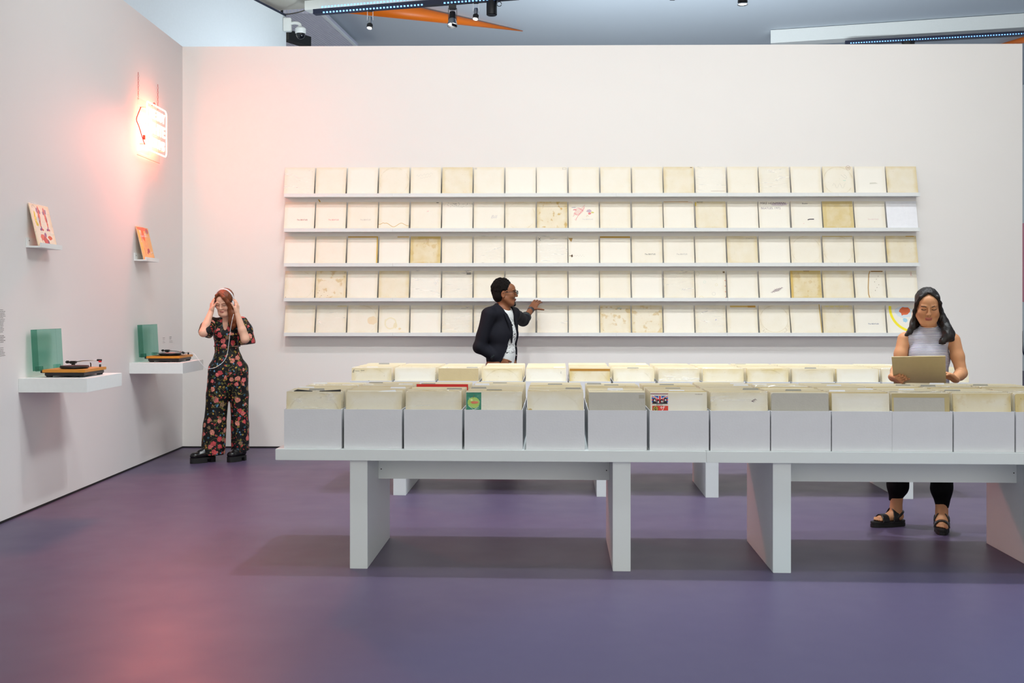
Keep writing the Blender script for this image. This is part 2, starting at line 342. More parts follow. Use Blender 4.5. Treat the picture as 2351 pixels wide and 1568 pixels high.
# ---------------------------------------------------------------- cartons and filed sleeves
BW, BH, BD = .3225, .218, .43
bm = bmesh.new(); t = .003
bbox(bm, (-BW/2, 0, 0), (BW/2, BD, t)); bbox(bm, (-BW/2, 0, t), (BW/2, t, BH)); bbox(bm, (-BW/2, BD-t, t), (BW/2, BD, BH))
bbox(bm, (-BW/2, t, t), (-BW/2+t, BD-t, BH)); bbox(bm, (BW/2-t, t, t), (BW/2, BD-t, BH))
CARTON = bmdone(bm, 'carton')
SW = .310
def slab(name, th): return boxmesh(name, (-SW/2, -th/2, 0), (SW/2, th/2, SW))
bm = bmesh.new(); bbox(bm, (-SW/2, -.0022, 0), (SW/2, .0022, SW)); SLEEVE = bmdone(bm, 'sleeve')
def rounded(bm, w, h, th, r, z0=0, x0=0):
    pts = []
    for cx, cz, a0 in ((w/2-r, r, -90), (w/2-r, h-r, 0), (-w/2+r, h-r, 90), (-w/2+r, r, 180)):
        for k in range(4): a = math.radians(a0+30*k); pts.append((x0+cx+r*math.cos(a), z0+cz+r*math.sin(a)))
    prism(bm, pts, -th/2, th/2)
bm = bmesh.new(); rounded(bm, SW, SW, .003, .012); ROUNDED = bmdone(bm, 'rounded_sleeve')
bm = bmesh.new(); g = .0016; bbox(bm, (-SW/2-.0015, -.0022-g, 0), (SW/2+.0015, .0022+g, SW+.007)); POLY = bmdone(bm, 'poly')
def divider(tab0):
    bm = bmesh.new(); h = .302; x = tab0
    prism(bm, [(-.154, 0), (.154, 0), (.154, h), (x+.094, h), (x+.089, h+.016), (x+.005, h+.016), (x, h), (-.154, h)], -.0006, .0006); return bmdone(bm, 'divider')
DIV = [divider(x) for x in (-.15, -.05, .055)]
rnd = random.Random(7)
def sleeve(loc, rot, label, group, age=.3, ring=0, stain=0, poly=False, m='sleeve', me=None, cat='album sleeve', name='album_sleeve', seed=None):
    o = link(name, me or SLEEVE, m, None, loc, rot); tag(o, label, cat, group)
    o['age'] = age; o['ring'] = ring; o['stain'] = stain
    if poly: link('plastic_cover', POLY, 'poly', o)
    return o
rest = bmesh.new()
def fill_carton(r, a, b0, n, lean, first, count, z0, what, ind_label, ind_group, divs=()):
    """file n sleeves in the carton standing at a (along the table) and b0 (depth); the first `count` are things of their own"""
    mt = Matrix.Translation(r.location) @ Matrix.Rotation(TA, 4, 'Z')
    span = BD-.012-.05-SW*math.sin(lean); firsto = None
    for i in range(n):
        f = i/(n-1); b = b0+.010+f*span; ln = lean*(.75+.5*f)+rnd.uniform(-.012, .012)
        if i == 0: ln = lean*.7
        x = a+rnd.uniform(-.0008, .0008); dz = abs(rnd.gauss(0, .003)) if i else 0
        loc = mt @ Vector((x, b, z0+dz)); rz = TA+rnd.uniform(-.005, .005); ry = rnd.uniform(-.003, .003) if i else 0
        rot = (-ln, ry, rz)
        if i == 0:
            firsto = what(loc, rot)
        elif i in divs:
            grey = rnd.random() < .45
            d = link('divider_card', DIV[rnd.randrange(3)], paint((166, 164, 156)) if grey else paint((236, 238, 244)), None, loc, (-ln, 0, rz))
            tag(d, ('grey tabbed divider card' if grey else 'white tabbed divider card')+ind_label[1], 'divider', 'divider cards among the records')
        elif i < count:
            me = ROUNDED if rnd.random() < .12 else SLEEVE
            sleeve(loc, rot, ind_label[0], ind_group, rnd.choice((.05, .1, .15, .25, .35, .6)), rnd.choice((0, 0, .5)), rnd.choice((0, 0, 0, .5)), rnd.random() < .22, me=me)
        else:
            mx = Matrix.LocRotScale(loc, Matrix.Rotation(rz, 3, 'Z') @ Matrix.Rotation(-ln, 3, 'X') @ Matrix.Rotation(ry, 3, 'Y'), None)
            th = rnd.choice((.0014, .002, .0024)); bbox(rest, (-SW/2, -th, 0), (SW/2, th, SW), mx)
    return firsto
def mark(o, pts, col, name='ink_mark', y=-.0022, th=.0006):
    bm = bmesh.new(); prism(bm, pts, y-th, y); return link(name, bmdone(bm, 'mark'), paint(col) if isinstance(col, tuple) else col, o)
def rect(o, x0, z0, x1, z1, col, name='sticker', y=-.0022, th=.0006): return mark(o, [(x0, z0), (x1, z0), (x1, z1), (x0, z1)], col, name, y, th)
def stroke(o, pts, w, col, name='ink_mark', y=-.0022): return link(name, ribbon('stroke', pts, w, y), paint(col), o)
def words(o, s, x, z, size, col, name='lettering', y=-.0026, shear=0): return link(name, textmesh(s, size, shear=shear), paint(col), o, (x, y, z), XZ)
def blob(o, x, z, rx, rz, col, name='drawing', seed=1, y=-.0022, n=14, j=.25, th=.0006):
    rr = random.Random(seed); return mark(o, [(x+rx*math.cos(2*math.pi*k/n)*(1+rr.uniform(-j, j)), z+rz*math.sin(2*math.pi*k/n)*(1+rr.uniform(-j, j))) for k in range(n)], col, name, y, th)
def ringmark(o, x, z, r, w, col, name='stain', a0=0, a1=360, y=-.0022, jit=0, seed=1):
    rr = random.Random(seed); k = 28
    return stroke(o, [(x+r*(1+rr.uniform(-jit, jit))*math.cos(math.radians(a0+(a1-a0)*i/k)), z+r*(1+rr.uniform(-jit, jit))*math.sin(math.radians(a0+(a1-a0)*i/k))) for i in range(k+1)], w, col, name, y)
ZB = TH+.0005; ZS = ZB+.0045
fg = 'front sleeves of the near cartons'
def S1(label, **k): return lambda loc, rot: sleeve(loc, rot, label, fg, **k)
def f_tape(loc, rot):
    o = sleeve(loc, rot, 'plastic-wrapped ring-worn sleeve with black tape corners at carton front', fg, .35, .9, 0, True)
    for x0, x1, s in ((-.115, -.01, 1), (.03, .15, -1)):
        mark(o, [(x0, SW-.002), (x1, SW-.002), (x1, SW+.004), ((x0+.02) if s > 0 else x1, SW+.012), (x0, SW+.004)], (26, 24, 22), 'tape', .0028)
    return o
def f_apple(loc, rot):
    o = sleeve(loc, rot, 'plastic-wrapped sleeve with green apple strip down its left side', fg, .2, 0, 0, True)
    x0, x1 = -SW/2+.002, -SW/2+.086
    rect(o, x0, .002, x1, SW-.002, (38, 134, 104), 'paper_strip')
    for i in range(11): rect(o, x0+.004+i*.0074, SW-.005, x0+.007+i*.0074, SW-.0025, (20, 40, 60), 'strip_tick', -.0028, .0003)
    xc = (x0+x1)/2; blob(o, xc, .252, .034, .03, (170, 205, 96), 'printed_apple', 3, -.0028, 18, .05, .0003)
    stroke(o, [(xc-.004, .278), (xc, .286), (xc+.001, .293)], .003, (120, 90, 40), 'printed_stalk', -.0031)
    blob(o, xc+.004, .252, .022, .008, (224, 120, 84), 'printed_lettering', 5, -.0031, 14, .2, .0002)
    blob(o, xc-.012, .266, .008, .006, (226, 236, 160), 'printed_highlight', 8, -.0031, 10, .2, .0002)
    stroke(o, [(xc-.03, .235), (xc, .212), (xc+.03, .232)], .002, (210, 235, 215), 'printed_line', -.0031)
    stroke(o, [(xc-.02, .207), (xc+.03, .222)], .002, (210, 235, 215), 'printed_line', -.0031)
    return o
def f_obi(loc, rot):
    o = sleeve(loc, rot, 'clean cream sleeve with red and blue flag strip down its left side', fg, .12)
    x0, x1 = -SW/2+.002, -SW/2+.098; w = x1-x0
    for i in range(22): rect(o, x0+i*w/22, SW-.009, x0+(i+.8)*w/22, SW-.004, (190, 40, 50) if i % 2 else (40, 60, 130), 'strip_tick')
    words(o, 'THE BEATLES', (x0+x1)/2, SW-.020, .009, (70, 70, 80))
    fx0, fx1, fz0, fz1 = x0+.006, x1-.002, .249, .292; xc, zc = (fx0+fx1)/2, (fz0+fz1)/2
    rect(o, fx0, fz0, fx1, fz1, (40, 96, 190), 'printed_flag')
    for s in (1, -1):
        stroke(o, [(fx0, zc-s*(fz1-fz0)/2*.98), (fx1, zc+s*(fz1-fz0)/2*.98)], .009, (240, 240, 240), 'flag_band', -.0028)
        stroke(o, [(fx0, zc-s*(fz1-fz0)/2*.98), (fx1, zc+s*(fz1-fz0)/2*.98)], .0035, (214, 40, 50), 'flag_band', -.0033)
    rect(o, xc-.008, fz0, xc+.008, fz1, (240, 240, 240), 'flag_band', -.0036); rect(o, xc-.0045, fz0, xc+.0045, fz1, (220, 40, 50), 'flag_band', -.0041)
    rect(o, fx0, zc-.004, fx1, zc+.004, (220, 40, 50), 'flag_band', -.0041, .0004)
    for i in range(4):          # plain dark figures, no likeness
        hx = fx0+(fx1-fx0)*(.16+.225*i); hz = zc-.006+(.006, -.003, .0, .008)[i]
        blob(o, hx, hz, .0085, .010, (16, 16, 20), 'printed_figure', i+1, -.0046, 12, .08, .0004)
        blob(o, hx+.001, hz-.003, .0042, .006, (232, 226, 220), 'printed_figure', i+5, -.0051, 10, .1, .0003)
        mark(o, [(hx-.012, fz0), (hx+.012, fz0), (hx+.008, hz-.008), (hx-.008, hz-.008)], (16, 16, 20), 'printed_figure', -.0046, .0004)
    words(o, 'BEATLES', (x0+x1)/2, fz0-.006, .009, (30, 30, 36))
    rect(o, x0+.008, .155, x1-.001, fz0-.011, (224, 60, 40), 'printed_panel')
    cx_ = x0+.026; cz_ = .222
    for r_, c_, yy in ((.0155, (30, 26, 16), -.0028), (.013, (214, 178, 60), -.0031), (.0085, (30, 26, 16), -.0034)):
        mark(o, [(cx_+r_*math.cos(2*math.pi*k/18), cz_+r_*math.sin(2*math.pi*k/18)) for k in range(18)], c_, 'printed_badge', yy, .0002)
    words(o, '10', cx_, cz_, .013, (240, 220, 120), y=-.0038); words(o, '\u30b6', x0+.064, cz_, .030, (255, 250, 245), y=-.003)
    words(o, 'THE BEATLES', .11, SW-.008, .007, (150, 140, 126)); return o
def f_scribble(loc, rot):
    o = sleeve(loc, rot, 'plastic-wrapped cream sleeve with small purple scribble at carton front', fg, .25, 0, 0, True)
    stroke(o, [(.07+.011*math.sin(i*1.9)+.0016*i, .262+.006*math.cos(i*2.6)+.0012*i) for i in range(12)], .0015, (86, 40, 76)); return o
def f_taped(loc, rot):
    o = sleeve(loc, rot, 'grey sleeve bordered with yellowed tape along its top and sides', fg, m='greycard')
    rect(o, -SW/2, SW-.022, SW/2, SW, (186, 168, 120), 'tape'); rect(o, -SW/2, 0, -SW/2+.011, SW-.022, (196, 178, 128), 'tape'); rect(o, SW/2-.026, 0, SW/2, SW-.022, (190, 172, 122), 'tape')
    return o
def f_stick(loc, rot):
    o = sleeve(loc, rot, 'drab grey beige sleeve with peeling corner sticker at carton front', fg, m='greycard')
    rect(o, SW/2-.034, SW-.032, SW/2-.004, SW-.012, (168, 162, 146)); return o
def f_plain(loc, rot):
    o = sleeve(loc, rot, 'smooth cream sleeve with white paper insert showing above it', fg, .28, .15)
    bm = bmesh.new(); prism(bm, [(-.03, SW-.01), (.13, SW-.01), (.12, SW+.012), (.05, SW+.006)], .003, .0036); link('paper_insert', bmdone(bm, 'p'), 'whitecard', o); return o
def f_stain(loc, rot):
    o = sleeve(loc, rot, 'cream sleeve with brown stains low at its left corner', fg, .24, .3); blob(o, -.14, .215, .012, .005, (196, 170, 110), 'stain', 4); return o
fronts = [f_tape, f_plain, S1('plain sleeve under creased clear plastic between carton neighbours of bare card', age=.3, poly=True), f_apple, f_stain, f_stick, f_obi, f_scribble,
          S1('blank slate grey card sleeve with rounded corners at carton front', m='greycard', me=ROUNDED), S1('sleeve in heavily crumpled clear plastic at carton front', age=.12, poly=True), f_taped,
          S1('cream speckled sleeve with browned top edge at carton front', age=.5, stain=.3), S1('tan sleeve with rounded corners in the carton beside the speckled sleeve', age=.9, me=ROUNDED)]
cart_names = ['plastic-wrapped ring-worn sleeve and black tape', 'smooth sleeve with a white paper insert', 'creased plastic sleeve', 'green apple strip sleeve', 'sleeve stained at its corner',
              'drab sleeve with a corner sticker', 'red and blue flag strip sleeve', 'purple scribbled sleeve', 'blank slate grey sleeve', 'crumpled plastic sleeve', 'sleeve bordered with yellowed tape', 'cream speckled sleeve', 'rounded tan sleeve']
pxs = [(650, 786), (789, 923), (926, 1062), (1065, 1201), (1208, 1342), (1348, 1487), (1491, 1628), (1632, 1767), (1770, 1908), (1911, 2047), (2049, 2186), (2189, 2330), (2333, 2472)]
mt1 = Matrix.Translation(T1.location) @ Matrix.Rotation(TA, 4, 'Z'); mtB = Matrix.Translation(B1.location) @ Matrix.Rotation(TA, 4, 'Z')
def carton(mt, a, b, label, group): return tag(link('carton', CARTON, 'card', None, mt @ Vector((a, b, ZB)), (0, 0, TA)), label, 'box', group)
edge_ind = ('cream album sleeve filed behind the front one in a near-row carton', ' filed in a near-row carton')
for i, (p0, p1) in enumerate(pxs):
    x, y = on_front((p0+p1)/2, FX+.0, FY+.03); a = (mt1.inverted() @ Vector((x, y, 0))).x
    carton(mt1, a, .03, 'white cardboard carton fronted by the '+cart_names[i], 'near-row cartons')
    fill_carton(T1, a, .03, 28, .09+.05*rnd.random(), None, 9, ZS, fronts[i], ('cream album sleeve filed behind the '+cart_names[i], ' filed behind the '+cart_names[i]), 'sleeves in the near-row cartons', (6, 20) if i % 3 == 0 else (17,) if i % 3 == 1 else (11,))
    a2 = a
    carton(mt1, a2, .475, 'white cardboard carton in the second row of the front tables', 'second-row cartons')
    def second(loc, rot): return sleeve(loc, rot, 'cream album sleeve filed in a second-row carton of the front tables', 'sleeves in the second-row cartons', rnd.choice((.2, .4, .6)), .4)
    if i == 2:
        def second(loc, rot): return sleeve(loc+Vector((0, 0, .012)), rot, 'bright red sleeve standing proud among cream sleeves in second-row carton', None, m=paint((206, 36, 28)))
    fill_carton(T1, a2, .475, 24, .12+.08*rnd.random(), None, 4, ZS, second, ('cream album sleeve filed in a second-row carton of the front tables', ' filed in a second-row carton'), 'sleeves in the second-row cartons', (6, 15) if i % 2 else (10,))
bspec = [('w', .45, .5), ('p', .1, .1), ('t', 0, 0), ('p', .45, 1), ('p', .12, .2), ('o', .6, .4), ('p', .3, 1), ('c', .35, .2), ('p', .45, .1), ('p', .5, .9), ('p', .35, .9), ('p', .12, 0), ('p', .2, .1), ('p', .3, .3)]
for i, (k, ag, rg) in enumerate(bspec):
    a = .075+BW/2+i*.3385-(.0 if i < 7 else -.005)
    carton(mtB, a, .03, 'white cardboard carton in the front row of the rear tables', 'rear front-row cartons'); carton(mtB, a, .475, 'white cardboard carton in the last row, nearest the shelves', 'last-row cartons')
    lab = {'w': 'aged sleeve with black handwriting at the free end of rear table', 't': 'dark mottled tan sleeve facing out on the rear table', 'o': 'yellowed sleeve with brown tape along its top on rear table', 'c': 'plastic-wrapped sleeve facing out on the rear table'}.get(k, 'cream album sleeve facing out from a carton on the rear tables')
    def fr(loc, rot, k=k, ag=ag, rg=rg, lab=lab):
        o = sleeve(loc, rot, lab, 'front sleeves of the rear cartons', ag, rg, 0, k == 'c', m='tancard' if k == 't' else 'sleeve')
        if k == 'o': rect(o, -SW/2, SW-.018, SW/2, SW, (176, 124, 38), 'tape')
        if k == 'w':
            words(o, 'E', -.143, SW-.024, .03, (30, 26, 24), shear=.3); stroke(o, [(-.128+.004*j, SW-.022+.002*math.sin(j*2.1)) for j in range(9)], .002, (60, 54, 50)); stroke(o, [(-.085+.004*j, SW-.018+.004*math.sin(j*2.4)) for j in range(8)], .0025, (40, 36, 34))
            ringmark(o, -.02, .2, .013, .003, (40, 36, 34), 'ink_mark', 0, 180)
        if i == 4: stroke(o, [(.115+.004*math.sin(j*2), SW-.04+.0035*j) for j in range(6)], .0015, (90, 86, 84))
        return o
    fill_carton(B1, a, .03, 20, .10+.06*rnd.random(), None, 3, ZS, fr, ('cream album sleeve filed behind the facing one on the rear tables', ' filed in a rear-table carton'), 'sleeves in the rear front-row cartons', (3,) if i % 2 == 0 else ())
    def last(loc, rot): return sleeve(loc, rot, 'cream album sleeve at the front of a last-row carton', 'sleeves in the last-row cartons', .4)
    fill_carton(B1, a, .475, 18, .12+.08*rnd.random(), None, 1, ZS, last, ('', ' filed in a last-row carton'), 'x', (8,) if i % 3 == 0 else ())
ro = link('filed_album_sleeves', bmdone(rest, 'rest'), 'sleeve'); tag(ro, 'densely filed cream album sleeves deeper inside the white cartons', 'album sleeves', kind='stuff'); ro['age'] = .2; ro['ring'] = 0.; ro['stain'] = 0.
# ---------------------------------------------------------------- picture ledges on the back wall, 100 sleeves leaning on them
ledges = {}
def ledge_mesh(w):
    bm = bmesh.new(); e = .0006
    bbox(bm, (e, -.115, 0), (w-e, 0, .012)); me1 = bmdone(bm, 'base')
    bm = bmesh.new(); bbox(bm, (e, -.115, .012), (w-e, -.103, .036)); me2 = bmdone(bm, 'lip')
    bm = bmesh.new(); bbox(bm, (e, -.008, .012), (w-e, 0, .055)); me3 = bmdone(bm, 'back'); return me1, me2, me3
def wall_pt(s, out, z): return Vector((WX0+math.cos(ang)*s+math.sin(ang)*out, WD0+math.sin(ang)*s-math.cos(ang)*out, z))
def wall_s(px, out=0.11):
    k = (px-CX)/F; y = (WD0-out-WS*WX0)/(1-WS*k); return (k*y-WX0)/math.cos(ang)
R5 = ['top', 'second', 'third', 'fourth', 'bottom']
cuts = [652, 902, 1158, 1415, 1671, 1925, 2113]; ss = [wall_s(p) for p in cuts]
ml = [ledge_mesh(ss[i+1]-ss[i]) for i in range(6)]
ROWZ = [2.587-.3564*k for k in range(5)]
for k, z in enumerate(ROWZ):
    for i in range(6):
        r = empty('picture_ledge', wall_pt(ss[i], .0005, z), ang, 'white picture ledge in the %s row on the back wall' % R5[k], 'shelf', 'picture ledges of the %s row' % R5[k])
        for nm, me in zip(('shelf_board', 'front_lip', 'back_rail'), ml[i]): link(nm, me, 'white', r)
codes = ['cqprpapqpppqecpcprwa', 'pppSpmprADpppepHpYpW', 'ppTtyqcpXBKnnuaprrpY', 'rspacgpppppqcmpZyaVR', 'pcrOpccpcpsspcKrtanp']
codes = [list(x) for x in codes]
s0, s1 = wall_s(650, .09), wall_s(2111, .09); pit = (s1-s0)/20; lean = math.asin(.076/SW)
tilt = random.Random(3)
for k in range(5):
    for i in range(20):
        c = codes[k][i]; s = s0+pit*(i+.5); z = ROWZ[k]+.0125
        poly = c in 'cXg'; row = R5[k]; lab = None
        age, ring, st, mm = tilt.choice((.04, .08, .12, .18)), 0, 0, 'sleeve'
        if c == 'r': ring = 1; age = .22
        if c in 'aes': age = .42
        if c == 's': st = .6
        if c in 'yA': age = .8; st = .5
        if c == 'Y': age = .95 if k == 1 else .5
        if c == 'A': age = .5; st = 1
        if c in 'wW': age = 0.
        base = {'c': 'clear-plastic-wrapped cream sleeve', 'r': 'cream sleeve with worn record ring', 'a': 'yellowing cream sleeve', 's': 'foxed and spotted cream sleeve'}.get(c, 'plain cream sleeve')
        lab = base+' on the %s wall ledge' % row
        special = {(0, 8): 'cream sleeve with small outlined tag on the top wall ledge', (0, 12): 'sleeve with browned top edge and dark corner on top wall ledge', (0, 13): 'plastic-wrapped sleeve with brown writing low on the top wall ledge',
          (0, 17): 'ring-worn sleeve with red oval stamp on the top wall ledge', (0, 18): 'bright white sleeve with slim cut-out tag on top wall ledge', (0, 19): 'dingy textured sleeve at the free end of the top wall ledge',
          (1, 0): 'sleeve with dark red title print on the second wall ledge', (1, 1): 'sleeve with pale pink title print on the second wall ledge', (1, 2): 'sleeve with faint grey title print on the second wall ledge', (1, 3): 'sleeve with wavy brown water stain along the bottom', (1, 4): 'sleeve with black dash and pink mark on second wall ledge', (1, 5): 'sleeve with grey sooty smudge along its top, second wall ledge',
          (1, 8): 'badly stained tan sleeve beside the red-drawn sleeve', (1, 9): 'sleeve with red branching drawing on the second wall ledge', (1, 13): 'sleeve with yellow and blue spine labels on the second ledge', (1, 15): 'sleeve with two lines of purple smudged handwriting on top', (1, 16): 'sleeve with single black crossed-out dash, second wall ledge', (1, 17): 'deep yellow discoloured sleeve on the second wall ledge', (1, 19): 'bluish white sleeve at the free end of the second ledge',
          (2, 2): 'sleeve taped yellow along its top and right edge', (2, 3): 'sleeve with short strip of tape at its top corner, third ledge', (2, 4): 'blotchy yellowed sleeve on the third wall ledge', (2, 8): 'plastic-wrapped sleeve marked with a black X', (2, 9): 'sleeve with brown tape triangle and burnt spot', (2, 10): 'sleeve with ochre tape across its whole top edge', (2, 11): 'sleeve with black title print on the third wall ledge', (2, 12): 'sleeve with faint grey title print on the third wall ledge', (2, 13): 'sleeve with torn ragged top edge on third wall ledge', (2, 19): 'beige sleeve with tape at top, free end of third ledge',
          (3, 1): 'sleeve with brown specks and tiny scrawl, fourth wall ledge', (3, 5): 'plastic-wrapped sleeve with grey sticker, fourth wall ledge', (3, 13): 'sleeve dotted with small stickers and stamps, fourth ledge', (3, 15): 'sleeve with purple black scribbled patch', (3, 16): 'sleeve with yellow tape down its left edge', (3, 18): 'sleeve with brown tear line and taped top, fourth ledge', (3, 19): 'sleeve with small red ribbon loop drawn at top corner',
          (4, 3): 'sleeve with coffee cup ring stains', (4, 2): 'worn sleeve with tan blotch on the bottom wall ledge', (4, 14): 'sleeve with long ochre tape strip on the bottom ledge', (4, 15): 'ring-worn sleeve with dirty lower corners, bottom ledge', (4, 16): 'tilted sleeve with brown right spine on the bottom ledge', (4, 17): 'sleeve with yellowed fringe along its top, bottom ledge', (4, 18): 'sleeve with small blue title print on the bottom wall ledge', (4, 19): 'sleeve painted with yellow ring and orange patch'}
        lab = special.get((k, i), lab)
        me = SLEEVE; tl = tilt.uniform(-.004, .004); dz = 0
        if (k, i) == (4, 16): tl = -.035
        if (k, i) == (4, 11): tl = .0
        o = sleeve(wall_pt(s+tilt.uniform(-.0022, .0022), .0895-.0035, z+.0009+abs(tl)*.16), (-lean, 0, ang), lab, 'sleeves on the %s wall ledge' % row, age, ring, st, poly, m='whitecard' if (k, i) == (1, 19) else mm, me=me)
        if tl: o.rotation_euler = (Matrix.Rotation(ang, 3, 'Z') @ Matrix.Rotation(-lean, 3, 'X') @ Matrix.Rotation(tl, 3, 'Y')).to_euler()
        H = SW; h = H/2; q = (k, i)
        tape = (190, 150, 44)
        if q == (0, 8):
            for a_, b_ in (((.11, .285), (.148, .285)), ((.148, .285), (.148, .302)), ((.148, .302), (.11, .302)), ((.11, .302), (.11, .285))): stroke(o, [a_, b_], .0018, (130, 126, 120))
        if q == (0, 12): rect(o, .12, H-.01, .14, H-.004, (96, 60, 30), 'sticker')
        if q == (0, 13): stroke(o, [(-.0+.004*j, .046+.004*math.sin(j*2.3)) for j in range(36)], .0022, (150, 110, 70))
        if q == (0, 17): ringmark(o, .11, H-.014, .022, .0022, (140, 62, 40), 'ink_mark'); words(o, '266', .11, H-.014, .018, (120, 56, 36)); stroke(o, [(.06+.03*math.sin(j*.5), .2+.02*math.cos(j*.7)) for j in range(10)], .0012, (170, 168, 162)); stroke(o, [(-.06+.012*j, .1+.03*math.sin(j*1.3)) for j in range(12)], .0012, (176, 174, 170)); stroke(o, [(.05, .16), (.07, .155), (.075, .165)], .003, (150, 214, 196))
        if q == (0, 18): mark(o, [(-.01, .118), (.075, .125), (.05, .137), (-.006, .134)], (214, 212, 198), 'tag')
        if q == (0, 4): stroke(o, [(-.1+.012*j, .215+.012*math.sin(j*2.1)+.002*j) for j in range(15)], .0014, (196, 190, 180)); stroke(o, [(-.06+.01*j, .19+.01*math.sin(j*2.4)+.002*j) for j in range(12)], .0014, (200, 194, 184))
        if q == (0, 6): rect(o, -.15, H-.024, -.125, H-.006, (206, 202, 190))
        ttl = {(1, 0): (150, 24, 40), (1, 1): (220, 130, 130), (1, 2): (190, 182, 176), (2, 11): (52, 52, 60), (2, 12): (170, 168, 166), (4, 18): (58, 82, 132), (1, 18): (226, 200, 196)}.get(q)
        if ttl: words(o, 'The BEATLES', .03, .115, .0195, ttl, 'title_print')
        if q == (1, 1): mark(o, [(-.125, H-.002), (-.11, H-.002), (-.13, H+.03), (-.142, H+.03)], tape, 'tape', .0028)
        if q == (1, 3): stroke(o, [(-.155+.0155*j, .055-.02*math.cos((j-10)*.62)+(.004 if 3 < j < 17 else .03-.003*j if j < 4 else .004*(j-16))) for j in range(21)], .0055, (206, 172, 104), 'stain')
        if q == (1, 4): rect(o, .105, H-.012, .13, H-.007, (30, 30, 30), 'ink_mark'); stroke(o, [(.01, .208), (.018, .202), (.022, .214), (.028, .205)], .003, (232, 130, 150))
        if q == (1, 5):
            for j in range(46): x_ = tilt.gauss(0, .07); blob(o, max(-.15, min(.15, x_)), H-.012-abs(tilt.gauss(0, .016)), .0035, .0016, (128, 124, 120), 'soot_mark', j)
        if q == (1, 6): words(o, 'Bill', .05, .145, .05, (204, 200, 198), shear=.3)
        if q == (1, 9):
            for j in range(7): stroke(o, [(-.11+.02*t_+.004*j, .15+.012*j+.012*math.sin(t_*1.6+j)+.008*t_) for t_ in range(6)], .0026, (220, 96, 110), 'drawing')
            stroke(o, [(-.08, .12), (-.05, .17), (-.01, .215), (.01, .245)], .003, (222, 90, 104), 'drawing'); stroke(o, [(-.09, .12), (-.08, .105), (-.075, .125)], .003, (222, 90, 104), 'drawing')
            blob(o, -.09, .222, .018, .008, (224, 150, 150), seed=2); blob(o, -.1, .246, .024, .005, (182, 176, 186), seed=3); blob(o, .055, .21, .028, .016, (196, 176, 190), seed=4); blob(o, .06, .18, .016, .012, (226, 130, 130), seed=5)
            blob(o, .09, .192, .016, .008, (214, 206, 120), seed=6); stroke(o, [(.03, .145), (.035, .165), (.05, .15)], .003, (206, 170, 90), 'drawing'); words(o, 'The BEATLES', .04, .118, .0195, (204, 200, 196), 'title_print')
        if q == (1, 12): rect(o, -.15, H-.006, .1, H, (196, 150, 70), 'tape'); stroke(o, [(.1, H-.01), (.13, H-.008), (.145, H-.016)], .002, (216, 120, 100))
        if q == (1, 13): rect(o, -.157, .262, -.147, .3, (220, 190, 40)); rect(o, -.157, .002, -.147, .03, (60, 90, 170)); words(o, 'BEATLES', -.108, H-.007, .016, (60, 56, 52))
        if q == (1, 15): words(o, 'MIKE HEINMANN', -.01, H-.022, .034, (92, 78, 92), shear=.25); words(o, 'BEATLES. 1972', -.03, H-.075, .032, (146, 136, 146), shear=-.1); blob(o, .06, H-.03, .09, .022, (214, 202, 206), 'smudge', 7, -.0018)
        if q == (1, 16): stroke(o, [(.01, .11), (.03, .116), (.075, .117)], .010, (52, 44, 56)); words(o, 'Beatles', -.01, H-.024, .02, (84, 80, 78), shear=.2); stroke(o, [(-.036, .068), (-.032, .074), (-.03, .066), (-.026, .07)], .002, (222, 150, 140))
        if q == (2, 2): rect(o, -SW/2, H-.012, SW/2, H, tape, 'tape'); rect(o, SW/2-.012, 0, SW/2, H-.012, (214, 178, 84), 'tape')
        if q == (2, 3): rect(o, .03, H-.013, .15, H, (214, 186, 120), 'tape')
        if q == (2, 4): rect(o, -.08, H-.022, .15, H-.002, (208, 184, 110), 'tape')
        if q == (2, 8): words(o, 'X', -.132, H-.032, .042, (30, 28, 28))
        if q == (2, 9): mark(o, [(-.155, H-.018), (-.11, H-.02), (-.122, H-.058), (-.13, H-.056)], (176, 140, 76), 'tape'); blob(o, -.118, .098, .009, .016, (84, 58, 28), 'burn_mark', 3, j=.5); blob(o, -.13, .1, .02, .003, (130, 96, 50), 'burn_mark', 4); [blob(o, -.1+.013*j, .1+.008*math.sin(j*3), .002, .002, (150, 130, 100), 'speck', j) for j in range(9)]
        if q == (2, 10): rect(o, -SW/2, H-.018, SW/2, H-.002, (180, 140, 34), 'tape')
        if q == (2, 13): stroke(o, [(-.15+.015*j, H-.004+.003*math.sin(j*1.9)) for j in range(21)], .004, (196, 178, 134), 'torn_edge', .0028)
        if q == (2, 14): words(o, 'Writing Letters', .08, H-.022, .013, (176, 168, 150), shear=.2)
        if q == (2, 17): rect(o, -SW/2, H-.008, SW/2, H, (206, 180, 96), 'tape')
        if q == (2, 19): rect(o, .05, H-.01, .135, H-.001, (202, 160, 62), 'tape')
        if q == (3, 0): rect(o, -.142, .01, -.138, .035, (90, 84, 80), 'ink_mark')
        if q == (3, 1): stroke(o, [(.13, H-.02), (.142, H-.008), (.138, H-.03), (.148, H-.012)], .002, (70, 66, 60)); [blob(o, -.13+.02*j+.006*math.sin(j*5), .075+.03*math.sin(j*2.2), .004, .003, (166, 130, 90), 'speck', j) for j in range(6)]
        if q == (3, 5): rect(o, .095, H-.042, .14, H-.018, (150, 148, 140), 'sticker', -.004)
